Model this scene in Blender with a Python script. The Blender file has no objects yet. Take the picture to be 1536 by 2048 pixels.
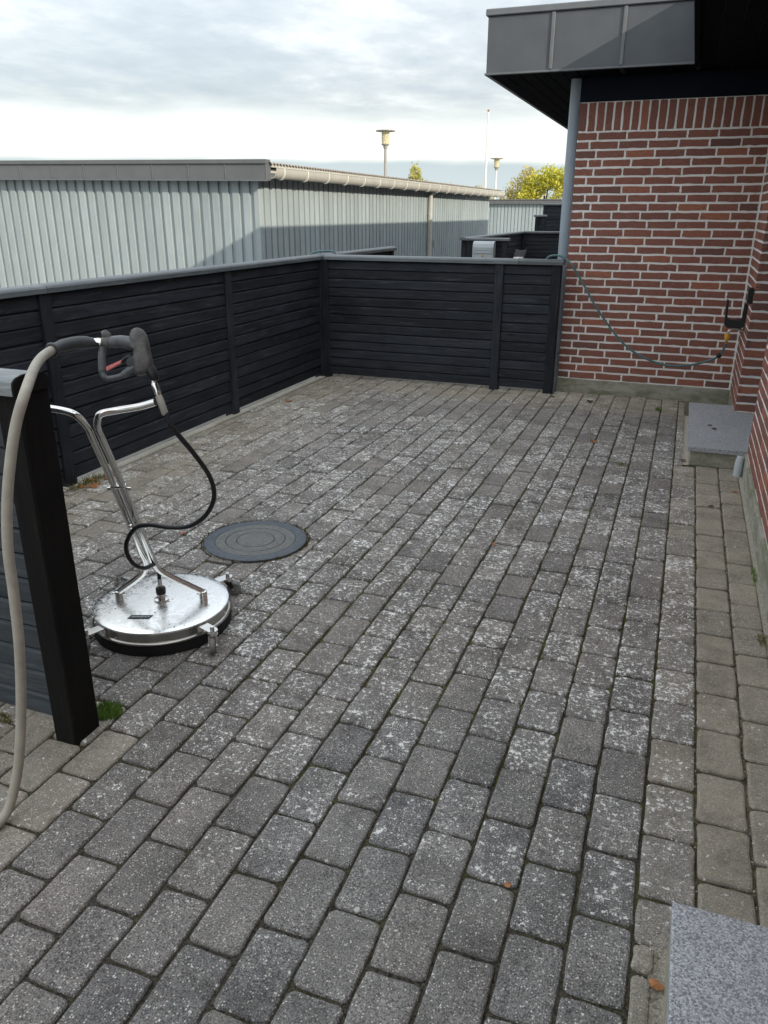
import bpy, math, random
from mathutils import Vector, Matrix
R = math.radians
random.seed(7)
scene = bpy.context.scene
COL = scene.collection

# ------------------------------------------------------------------ camera
H = 1.585
F_PX = 1558.6
CR = Vector((0.93695907, 0.34942802, 0.00278463))
CU = Vector((-0.12774073, 0.33508595, 0.93348793))
CF = Vector((-0.32525375, 0.87499569, -0.35859802))
cam = bpy.data.cameras.new('camera'); cam.sensor_fit = 'HORIZONTAL'; cam.sensor_width = 36
cam.lens = 36 * F_PX / 1536; cam.clip_start = .05; cam.clip_end = 3000
co = bpy.data.objects.new('camera', cam); COL.objects.link(co)
m = Matrix((CR, CU, -CF)).transposed().to_4x4(); m.translation = (0, 0, H); co.matrix_world = m
scene.camera = co

# ------------------------------------------------------------------ light
SUN_DIR = Vector((-1.0, .5, -.48)).normalized()          # direction the light travels
sd = bpy.data.lights.new('sun', 'SUN'); sd.energy = 2.3; sd.angle = R(.6); sd.color = (1, .90, .73)
so = bpy.data.objects.new('sun', sd); COL.objects.link(so)
so.rotation_euler = SUN_DIR.to_track_quat('-Z', 'Y').to_euler()
vs = scene.view_settings; vs.view_transform = 'Standard'; vs.look = 'None'; vs.exposure = 0.86; vs.gamma = 1
vs.use_curve_mapping = False

# node helpers -------------------------------------------------------------
class NT:
    def __init__(s, tree): s.t = tree
    def new(s, ty, **kw):
        n = s.t.nodes.new(ty)
        for k, v in kw.items(): setattr(n, k, v)
        return n
    def put(s, sock, v):
        if hasattr(v, 'is_output') or isinstance(v, bpy.types.NodeSocket): s.t.links.new(v, sock)
        else:
            if sock.type == 'RGBA' and len(v) == 3: v = (*v, 1)
            sock.default_value = v
    def math(s, op, a, b=0.0, clamp=False):
        n = s.new('ShaderNodeMath', operation=op, use_clamp=clamp); s.put(n.inputs[0], a); s.put(n.inputs[1], b); return n.outputs[0]
    def vmath(s, op, a, b):
        n = s.new('ShaderNodeVectorMath', operation=op); s.put(n.inputs[0], a); s.put(n.inputs[1], b); return n.outputs[0]
    def mix(s, f, a, b, mode='MIX'):
        n = s.new('ShaderNodeMix', data_type='RGBA', blend_type=mode); s.put(n.inputs[0], f); s.put(n.inputs[6], a); s.put(n.inputs[7], b); return n.outputs[2]
    def fmix(s, f, a, b):
        n = s.new('ShaderNodeMix', data_type='FLOAT'); s.put(n.inputs[0], f); s.put(n.inputs[2], a); s.put(n.inputs[3], b); return n.outputs[0]
    def noise(s, vec, scale, detail=4, rough=.55, dist=0, col=False):
        n = s.new('ShaderNodeTexNoise'); s.put(n.inputs['Vector'], vec); n.inputs['Scale'].default_value = scale
        n.inputs['Detail'].default_value = detail; n.inputs['Roughness'].default_value = rough; n.inputs['Distortion'].default_value = dist
        return n.outputs['Color' if col else 'Fac']
    def voro(s, vec, scale, feature='F1'):
        n = s.new('ShaderNodeTexVoronoi', feature=feature); s.put(n.inputs['Vector'], vec); n.inputs['Scale'].default_value = scale
        return n
    def ramp(s, f, stops, interp='LINEAR'):
        n = s.new('ShaderNodeValToRGB'); s.put(n.inputs[0], f); cr = n.color_ramp; cr.interpolation = interp
        while len(cr.elements) < len(stops): cr.elements.new(.5)
        for e, (p, c) in zip(cr.elements, stops):
            e.position = p; e.color = (c, c, c, 1) if isinstance(c, (int, float)) else (*c, 1)
        return n.outputs[0]
    def rng(s, v, a, b, c=0.0, d=1.0, smooth=False):
        n = s.new('ShaderNodeMapRange'); n.clamp = True
        if smooth: n.interpolation_type = 'SMOOTHSTEP'
        s.put(n.inputs[0], v)
        for i, q in enumerate((a, b, c, d)): s.put(n.inputs[i + 1], q)
        return n.outputs[0]
    def pos(s, sc=(1, 1, 1)):
        g = s.new('ShaderNodeNewGeometry').outputs['Position']
        return g if tuple(sc) == (1, 1, 1) else s.vmath('MULTIPLY', g, sc)
    def xyz(s, v):
        n = s.new('ShaderNodeSeparateXYZ'); s.put(n.inputs[0], v); return n.outputs
    def attr(s, name):
        n = s.new('ShaderNodeAttribute', attribute_name=name); return n
    def bump(s, h, strength=.4, dist=.01):
        n = s.new('ShaderNodeBump'); s.put(n.inputs['Height'], h); n.inputs['Strength'].default_value = strength; n.inputs['Distance'].default_value = dist; return n.outputs[0]

# ------------------------------------------------------------------ sky
world = bpy.data.worlds.new('World'); scene.world = world; world.use_nodes = True
w = NT(world.node_tree); bg = world.node_tree.nodes['Background']
sky = w.new('ShaderNodeTexSky', sky_type='NISHITA'); sky.sun_disc = False
sky.sun_elevation = math.asin(-SUN_DIR.z); sky.sun_rotation = math.atan2(-SUN_DIR.x, -SUN_DIR.y); sky.air_density = 1.2; sky.dust_density = 1.5
d = w.new('ShaderNodeTexCoord').outputs['Generated']
dx, dy, dz = w.xyz(d)
zc = w.math('MAXIMUM', dz, 0.0)
den = w.math('ADD', zc, .09)
cb = w.new('ShaderNodeCombineXYZ'); w.put(cb.inputs[0], w.math('DIVIDE', dx, den)); w.put(cb.inputs[1], w.math('DIVIDE', dy, den))
pl = w.vmath('MULTIPLY', cb.outputs[0], (1, .8, 1))
n1 = w.noise(pl, 1.0, 3, .55); n2 = w.noise(pl, 3.6, 4, .6); n3 = w.noise(pl, .45, 1, .5)
cl = w.math('ADD', w.math('MULTIPLY', n1, .45), w.math('ADD', w.math('MULTIPLY', n2, .38), w.math('MULTIPLY', n3, .35)))
shade = w.ramp(cl, [(.44, (3.95, 4.4, 4.85)), (.53, (4.5, 4.9, 5.3)), (.61, (5.4, 5.7, 5.95)), (.70, (7.2, 7.35, 7.3))])
# bright gap low over the horizon, with a blue grey bank under it
wob = w.math('MULTIPLY', w.math('SUBTRACT', w.noise(w.vmath('MULTIPLY', d, (1, 1, 5)), 4.0, 3, .55), .5), .06)
el = w.math('ADD', zc, wob)
gap = w.rng(el, .125, .082, 0, 1, True)
zfill = w.math('MULTIPLY_ADD', zc, 1.25); zfill.node.inputs[2].default_value = .66  # clouds brightened towards the zenith, added as fill light for the shaded patio
shade = w.mix(1.0, shade, zfill, 'MULTIPLY')
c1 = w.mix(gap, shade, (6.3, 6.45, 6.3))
bank = w.rng(w.math('ADD', zc, w.math('MULTIPLY', wob, .45)), .060, .052, 0, 1, True)
bcol = w.mix(w.rng(zc, 0, .065), (4.2, 4.95, 5.4), (3.1, 3.75, 4.3))
c2 = w.mix(bank, c1, bcol)
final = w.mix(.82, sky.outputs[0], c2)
world.cycles.sampling_method = 'MANUAL'; world.cycles.sample_map_resolution = 512
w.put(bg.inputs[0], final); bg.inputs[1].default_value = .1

# ------------------------------------------------------------------ materials
def material(name):
    mt = bpy.data.materials.new(name); mt.use_nodes = True
    n = NT(mt.node_tree); b = mt.node_tree.nodes['Principled BSDF']
    return mt, n, b
M = {}
def simple(name, col, rough=.6, metal=0, var=.15, scale=30, bump=.0, spec=.5):
    mt, n, b = material(name); p = n.pos()
    f = n.noise(p, scale, 5)
    c = n.mix(n.rng(f, .3, .7), tuple(x * (1 - var) for x in col), tuple(min(1, x * (1 + var)) for x in col))
    n.put(b.inputs['Base Color'], c); b.inputs['Roughness'].default_value = rough; b.inputs['Metallic'].default_value = metal
    b.inputs['Specular IOR Level'].default_value = spec
    if bump: n.put(b.inputs['Normal'], n.bump(n.noise(p, scale * 6, 3), bump, .004))
    M[name] = mt; return mt

def wood(name, axis, dark, light, rough=.55, spec=.4, knots=True, bump=.35, wear=0.0, wearcol=(.3, .3, .28), tv=.28):
    mt, n, b = material(name)
    at = n.attr('tint'); off = n.vmath('SCALE', at.outputs['Vector'], (0, 0, 0)); off.node.inputs['Scale'].default_value = 37.0
    p0 = n.vmath('ADD', n.pos(), off)
    sc = [9, 9, 9]; sc[axis] = .55
    g1 = n.noise(n.vmath('MULTIPLY', p0, tuple(sc)), 6, 5, .65, .6)
    g2 = n.noise(p0, 3, 2, .6)
    f = n.math('ADD', n.math('MULTIPLY', g1, .65), n.math('MULTIPLY', g2, .35))
    tvv = n.xyz(at.outputs['Vector'])[0]
    c = n.mix(n.rng(f, .33, .68), dark, light)
    c = n.mix(1.0, c, n.ramp(tvv, [(0, 1 - tv), (1, 1 + tv)]), 'MULTIPLY')
    if knots:
        ksc = [7, 7, 7]; ksc[axis] = 2.2
        v = n.voro(n.vmath('MULTIPLY', p0, tuple(ksc)), 1.0)
        kn = n.math('MULTIPLY', n.rng(v.outputs['Distance'], .10, .05), n.rng(n.xyz(v.outputs['Color'])[0], .62, .68))
        c = n.mix(n.math('MULTIPLY', kn, .6), c, tuple(x * .45 for x in dark))
    if wear:
        wsc = [14, 14, 14]; wsc[axis] = 1.4
        wn = n.noise(n.vmath('MULTIPLY', p0, tuple(wsc)), 3, 4, .7, .4)
        c = n.mix(n.math('MULTIPLY', n.rng(wn, .60 - .1 * wear, .72), wear), c, wearcol)
    n.put(b.inputs['Base Color'], c)
    n.put(b.inputs['Roughness'], n.rng(g1, .3, .7, rough - .1, rough + .12)); b.inputs['Specular IOR Level'].default_value = spec
    fsc = [60, 60, 60]; fsc[axis] = 2
    fine = n.noise(n.vmath('MULTIPLY', p0, tuple(fsc)), 3, 2, .6)
    n.put(b.inputs['Normal'], n.bump(n.math('ADD', n.math('MULTIPLY', g1, .3), n.math('MULTIPLY', fine, 1.0)), bump, .004))
    M[name] = mt; return mt
for ax, nm in enumerate('xyz'):
    wood('black_wood_' + nm, ax, (.008, .010, .014), (.036, .042, .052), wear=.42, wearcol=(.105, .113, .126), spec=.25, rough=.6)
    wood('shed_wood_' + nm, ax, (.29, .343, .362), (.375, .428, .44), rough=.7, spec=.3, wear=.10, wearcol=(.46, .50, .50), tv=.08, knots=False)
    wood('cap_wood_' + nm, ax, (.075, .09, .097), (.15, .17, .178), rough=.42, spec=.5, wear=.35, wearcol=(.32, .345, .345))
wood('old_wood_x', 0, (.025, .032, .040), (.075, .088, .10), rough=.6, wear=.45, wearcol=(.15, .165, .175))
wood('post_wood', 2, (.009, .009, .009), (.019, .018, .017), rough=.65, spec=.08, wear=.16, wearcol=(.09, .075, .055))
wood('worn_cap_x', 0, (.12, .135, .14), (.27, .295, .30), rough=.5, wear=.6, wearcol=(.46, .48, .47))
wood('soffit_wood', 1, (.0025, .0035, .0055), (.007, .009, .013), rough=.8, spec=.03, knots=True)

# paving stones: tint.x brightness, tint.y lichen, tint.z sandy / brown dirt
def make_paving():
    mt, n, b = material('paving_concrete'); p = n.pos(); at = n.xyz(n.attr('tint').outputs['Vector'])
    fine = n.noise(p, 240, 2, .75); mid = n.noise(p, 45, 4, .65); big = n.noise(p, 7, 3, .6)
    base = n.mix(n.rng(fine, .36, .66), (.055, .053, .053), (.345, .337, .33))
    x_, y_, z_ = n.xyz(p)
    cool = n.math('MULTIPLY', n.rng(y_, 2.7, 1.9), n.rng(x_, -1.2, -.6))
    base = n.mix(1.0, base, n.mix(cool, (1.04, .995, .965), (1.06, 1.08, 1.08)), 'MULTIPLY')
    base = n.mix(1.0, base, n.ramp(at[0], [(0, (.80, .81, .83)), (.5, (.96, .955, .95)), (1, (1.12, 1.10, 1.08))]), 'MULTIPLY')
    patch = n.noise(p, 1.7, 4, .6)
    base = n.mix(1.0, base, n.ramp(patch, [(.34, .74), (.5, .98), (.66, 1.14)]), 'MULTIPLY')
    base = n.mix(n.rng(mid, .50, .72, 0, .4), base, (.29, .28, .26))
    base = n.mix(n.rng(mid, .46, .30, 0, .5), base, (.075, .078, .085))
    # pale and pink aggregate grains
    v = n.voro(p, 165); gr = n.xyz(v.outputs['Color'])
    gm = n.math('MULTIPLY', n.rng(v.outputs['Distance'], .40, .28), n.rng(gr[0], .74, .78))
    base = n.mix(n.math('MULTIPLY', gm, .85), base, n.mix(gr[1], (.78, .77, .73), (.62, .50, .40)))
    dk = n.math('MULTIPLY', n.rng(v.outputs['Distance'], .3, .2), n.rng(gr[2], .9, .93))
    base = n.mix(n.math('MULTIPLY', dk, .6), base, (.05, .05, .05))
    # sand and brown dirt
    dirt = n.math('MULTIPLY', at[2], n.rng(n.math('ADD', n.math('MULTIPLY', mid, .5), n.math('MULTIPLY', big, .5)), .30, .62, .45, 1), True)
    base = n.mix(n.math('MULTIPLY', dirt, .8), base, n.mix(fine, (.25, .215, .155), (.55, .485, .375)))
    base = n.mix(1.0, base, n.ramp(n.noise(p, 5.5, 4, .65), [(.33, .74), (.5, 1.0), (.68, 1.10)]), 'MULTIPLY')
    # lichen: ragged rosettes in clusters, spreading over the joints
    clus = n.rng(n.noise(p, 11, 2, .6), .34, .62, .0, .27)
    den = n.math('ADD', n.math('MULTIPLY', at[1], .38), n.math('MULTIPLY', clus, n.rng(at[1], .02, .3)))
    l1 = n.noise(p, 64, 4, .72); l2 = n.noise(p, 27, 4, .72)
    s1 = n.rng(n.math('SUBTRACT', n.math('ADD', l1, n.math('MULTIPLY', den, .22)), .668), 0, .018)
    s2 = n.rng(n.math('SUBTRACT', n.math('ADD', l2, n.math('MULTIPLY', den, .21)), .700), 0, .018)
    spots = n.math('MULTIPLY', n.math('MAXIMUM', s1, s2), n.rng(at[1], .005, .05))
    halo = n.math('MULTIPLY', n.rng(n.math('SUBTRACT', n.math('ADD', l2, n.math('MULTIPLY', den, .22)), .60), 0, .10), n.rng(at[1], .05, .4, 0, .22))
    base = n.mix(halo, base, (.58, .57, .53))
    lcol = n.mix(fine, (.66, .66, .63), (.97, .97, .95))
    base = n.mix(n.math('MULTIPLY', spots, .92), base, lcol)
    n.put(b.inputs['Base Color'], base); b.inputs['Roughness'].default_value = .92; b.inputs['Specular IOR Level'].default_value = .25
    h = n.math('ADD', n.math('MULTIPLY', fine, .8), n.math('MULTIPLY', mid, .9))
    n.put(b.inputs['Normal'], n.bump(h, .55, .004))
    M['paving'] = mt
make_paving()

def make_joint():
    mt, n, b = material('joint_soil'); p = n.pos(); x, y, z = n.xyz(p)
    f = n.noise(p, 160, 4, .7); g = n.noise(p, 5, 4, .6); g2 = n.noise(p, 30, 3, .6)
    c = n.mix(n.rng(f, .35, .68), (.02, .018, .016), (.15, .135, .11))
    moss = n.math('MULTIPLY', n.math('MAXIMUM', n.rng(g, .46, .56), n.math('MULTIPLY', n.rng(n.noise(p, 1.2, 1), .48, .58), .8)), n.math('MULTIPLY', n.rng(g2, .36, .52), n.rng(y, 1.3, 2.1, .25, 1)))
    c = n.mix(n.math('MULTIPLY', moss, .8), c, n.mix(f, (.045, .055, .012), (.17, .165, .04)))
    sandy = n.math('MAXIMUM', n.rng(x, -2.6, -3.3), n.math('MAXIMUM', n.rng(y, 6.6, 7.3), n.math('MULTIPLY', n.rng(x, .15, .40), n.rng(g2, .4, .6))))
    c = n.mix(n.math('MULTIPLY', sandy, .75), c, n.mix(f, (.13, .105, .07), (.42, .37, .29)))
    n.put(b.inputs['Base Color'], c); b.inputs['Roughness'].default_value = 1
    b.inputs['Specular IOR Level'].default_value = .1
    n.put(b.inputs['Normal'], n.bump(n.math('ADD', f, g2), .9, .008)); M['joint'] = mt
make_joint()

def make_brick():
    mt, n, b = material('red_brick'); p = n.pos(); at = n.xyz(n.attr('tint').outputs['Vector'])
    f = n.noise(p, 90, 5, .65); g = n.noise(n.vmath('MULTIPLY', p, (1, 1, 1.6)), 22, 4, .6, .4)
    c = n.ramp(at[0], [(0, (.17, .095, .082)), (.35, (.265, .118, .091)), (.7, (.31, .13, .095)), (1, (.40, .158, .10))])
    c = n.mix(1.0, c, n.ramp(f, [(.25, .72), (.75, 1.25)]), 'MULTIPLY')
    c = n.mix(n.rng(g, .58, .75, 0, .4), c, (.14, .075, .066))
    sp = n.voro(p, 70); c = n.mix(n.math('MULTIPLY', n.rng(sp.outputs['Distance'], .22, .1), n.rng(n.xyz(sp.outputs['Color'])[0], .965, .975)), c, (.42, .38, .33))
    n.put(b.inputs['Base Color'], c); b.inputs['Roughness'].default_value = .85; b.inputs['Specular IOR Level'].default_value = .3
    n.put(b.inputs['Normal'], n.bump(n.math('ADD', n.math('MULTIPLY', f, .5), g), .7, .009)); M['brick'] = mt
    mt, n, b = material('mortar'); p = n.pos(); f = n.noise(p, 120, 5, .7); g = n.noise(p, 12, 3)
    c = n.mix(n.rng(f, .3, .7), (.86, .845, .80), (.97, .965, .93)); c = n.mix(n.rng(g, .55, .8, 0, .4), c, (.74, .72, .67))
    n.put(b.inputs['Base Color'], c); b.inputs['Roughness'].default_value = .95
    n.put(b.inputs['Normal'], n.bump(f, .8, .006)); M['mortar'] = mt
    mt, n, b = material('brickwork'); p = n.pos(); bt = n.new('ShaderNodeTexBrick')
    x, y, z = n.xyz(p); cbn = n.new('ShaderNodeCombineXYZ'); n.put(cbn.inputs[0], n.math('ADD', x, y)); n.put(cbn.inputs[1], z)
    n.put(bt.inputs['Vector'], cbn.outputs[0]); bt.inputs['Scale'].default_value = 1; bt.inputs['Brick Width'].default_value = .24
    bt.inputs['Row Height'].default_value = .0702; bt.inputs['Mortar Size'].default_value = .007
    bt.inputs['Color1'].default_value = (.22, .10, .08, 1); bt.inputs['Color2'].default_value = (.28, .12, .09, 1); bt.inputs['Mortar'].default_value = (.75, .73, .68, 1)
    n.put(b.inputs['Base Color'], bt.outputs['Color']); b.inputs['Roughness'].default_value = .9; M['brickwork'] = mt
make_brick()

def make_concrete(name, a, c2, algae=0.0):
    mt, n, b = material(name); p = n.pos(); f = n.noise(p, 60, 6, .7); g = n.noise(n.vmath('MULTIPLY', p, (1, 1, 2.5)), 5, 5, .65, .5)
    c = n.mix(n.rng(f, .3, .7), a, c2)
    c = n.mix(n.rng(g, .42, .62, 0, algae), c, (.17, .18, .10)); c = n.mix(n.rng(g, .45, .3, 0, .35), c, (.48, .46, .41))
    n.put(b.inputs['Base Color'], c); b.inputs['Roughness'].default_value = .93
    n.put(b.inputs['Normal'], n.bump(n.noise(p, 200, 4, .7), .4, .004)); M[name] = mt
make_concrete('plinth', (.30, .29, .24), (.46, .44, .38), .75)
make_concrete('step_base', (.32, .30, .25), (.48, .45, .39), .5)
make_concrete('kerb', (.36, .33, .27), (.54, .50, .43), .3)

def make_granite():
    mt, n, b = material('granite'); p = n.pos()
    v = n.voro(p, 300); v2 = n.voro(p, 170); f = n.noise(p, 210, 3, .75); g = n.noise(p, 3, 4)
    c = n.ramp(n.math('ADD', n.math('MULTIPLY', n.xyz(v.outputs['Color'])[0], .5), n.math('MULTIPLY', f, .5)), [(.25, (.15, .165, .18)), (.48, (.33, .345, .37)), (.75, (.62, .64, .67))])
    c = n.mix(n.rng(n.xyz(v2.outputs['Color'])[1], .86, .9, 0, .5), c, (.5, .5, .5))
    c = n.mix(n.rng(g, .45, .7, 0, .25), c, (.24, .25, .26))
    n.put(b.inputs['Base Color'], c); b.inputs['Roughness'].default_value = .6
    n.put(b.inputs['Normal'], n.bump(f, .25, .002)); M['granite'] = mt
make_granite()

def make_steel():
    mt, n, b = material('polished_steel'); p = n.pos(); f = n.noise(p, 30, 4)
    b.inputs['Metallic'].default_value = 1; n.put(b.inputs['Base Color'], n.mix(f, (.62, .61, .58), (.80, .79, .76)))
    n.put(b.inputs['Roughness'], n.rng(f, .3, .7, .10, .22)); M['steel'] = mt
    mt, n, b = material('lid_steel'); p = n.pos(); f = n.noise(p, 9, 5, .6, .8); g = n.noise(p, 34, 5, .65, 1.2); s = n.voro(p, 36)
    b.inputs['Metallic'].default_value = 1
    c = n.mix(n.rng(g, .35, .68), (.95, .95, .94), (.86, .87, .86))
    drop = n.math('MULTIPLY', n.rng(s.outputs['Distance'], .17, .1), n.rng(n.xyz(s.outputs['Color'])[0], .90, .91))
    c = n.mix(n.math('MULTIPLY', drop, .9), c, (.05, .045, .04))
    n.put(b.inputs['Base Color'], c)
    n.put(b.inputs['Roughness'], n.math('MAXIMUM', n.rng(g, .38, .62, .20, .40), n.math('MULTIPLY', drop, .8)))
    n.put(b.inputs['Normal'], n.bump(f, .02, .01)); M['lid_steel'] = mt
    mt, n, b = material('side_steel'); p = n.pos(); f = n.noise(n.vmath('MULTIPLY', p, (4, 4, 60)), 4, 4)
    b.inputs['Metallic'].default_value = 1; n.put(b.inputs['Base Color'], n.mix(f, (.40, .38, .34), (.56, .54, .50))); b.inputs['Roughness'].default_value = .28; M['side_steel'] = mt
make_steel()
simple('rubber', (.012, .013, .015), .55, var=.3, scale=40)
simple('hose_black', (.013, .014, .017), .45, var=.2, scale=60)
simple('hose_beige', (.40, .37, .31), .6, var=.12, scale=25, spec=.35)
simple('hose_green', (.07, .155, .165), .35, var=.15, scale=40)
simple('gun_grey', (.105, .112, .12), .5, var=.35, scale=35, bump=.05)
simple('gun_brown', (.085, .082, .075), .55, var=.55, scale=38, bump=.06)
simple('trigger_red', (.60, .16, .15), .55, var=.3, scale=120)
simple('plastic_black', (.010, .011, .013), .45, var=.2)
simple('brush', (.010, .010, .011), .85, var=.5, scale=200, bump=.5)
simple('wheel_grey', (.20, .195, .19), .7, var=.2, scale=60)
simple('zinc_dark', (.080, .090, .102), .48, var=.10, scale=6, spec=.5)
simple('zinc_seam', (.13, .142, .155), .42, var=.1, scale=10)
simple('shed_fascia', (.118, .124, .132), .55, var=.08, scale=4)
simple('gutter', (.50, .49, .44), .5, var=.07, scale=5)
simple('eternit', (.30, .27, .24), .9, var=.25, scale=15)
simple('downpipe', (.34, .40, .46), .38, var=.05, scale=8)
simple('frieze', (.005, .009, .018), .6, var=.15, scale=8, spec=.12)
simple('roof_felt', (.05, .05, .05), .9)
simple('white_paint', (.74, .73, .69), .5, var=.04)
simple('galvanised', (.33, .30, .26), .5, var=.12, scale=10)
simple('lamp_hat', (.34, .32, .28), .5, var=.1)
simple('mail_metal', (.42, .47, .49), .4, var=.05, scale=10)
simple('dark_print', (.02, .02, .025), .6)
simple('chair_dark', (.030, .036, .045), .5)
simple('bracket_light', (.85, .83, .77), .5, var=.04)
simple('sleeve', (.050, .054, .060), .5, var=.2, scale=30)
simple('white_print', (.75, .75, .75), .6)
simple('sticker', (.022, .030, .050), .4)
simple('brass', (.55, .36, .10), .35, metal=1, var=.1)
simple('yellow_plastic', (.70, .38, .03), .45, var=.05)
simple('tap_metal', (.55, .54, .51), .3, metal=1)
simple('grey_plastic', (.5, .54, .57), .5, var=.06)
simple('cast_iron_plain', (.085, .10, .12), .6, var=.2, scale=40, bump=.3)
simple('cast_iron_rough', (.15, .155, .152), .8, var=.22, scale=45, bump=.4)
simple('ground_mat', (.22, .21, .19), .95, var=.3, scale=3)
simple('gravel', (.48, .44, .36), .95, var=.5, scale=180, bump=1.0)
simple('soil', (.03, .024, .018), 1, var=.5, scale=120, bump=.6)
simple('pebble', (.55, .53, .48), .8, var=.2)
simple('bark', (.10, .08, .06), .9, var=.3)
simple('leaf_brown', (.36, .15, .055), .7, var=.4, scale=60)
simple('leaf_dark', (.075, .045, .028), .8, var=.4, scale=60)
def leafmat(name, a, b_, c_):
    mt, n, b = material(name); at = n.xyz(n.attr('tint').outputs['Vector'])
    n.put(b.inputs['Base Color'], n.ramp(at[0], [(0, a), (.5, b_), (1, c_)])); b.inputs['Roughness'].default_value = .6
    tr = n.new('ShaderNodeBsdfTranslucent'); n.put(tr.inputs[0], n.ramp(at[0], [(0, a), (.5, b_), (1, c_)]))
    ms = n.new('ShaderNodeMixShader'); ms.inputs[0].default_value = .45; n.t.links.new(b.outputs[0], ms.inputs[1]); n.t.links.new(tr.outputs[0], ms.inputs[2])
    n.t.links.new(ms.outputs[0], n.t.nodes['Material Output'].inputs[0]); M[name] = mt
leafmat('leaf_yellow_green', (.26, .30, .05), (.60, .58, .09), (.88, .78, .14))
leafmat('leaf_autumn', (.30, .28, .10), (.55, .48, .16), (.80, .64, .20))
leafmat('leaf_birch', (.28, .30, .09), (.52, .50, .15), (.75, .66, .25))
leafmat('grass', (.09, .18, .025), (.17, .31, .05), (.28, .40, .10))
leafmat('weed', (.11, .13, .03), (.22, .22, .06), (.34, .30, .12))
leafmat('moss', (.05, .06, .012), (.10, .105, .02), (.17, .15, .04))
mt, n, b = material('lamp_glass'); b.inputs['Base Color'].default_value = (.92, .86, .62, 1); b.inputs['Roughness'].default_value = .25
b.inputs['Transmission Weight'].default_value = .55; b.inputs['IOR'].default_value = 1.1; M['lamp_glass'] = mt

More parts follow.
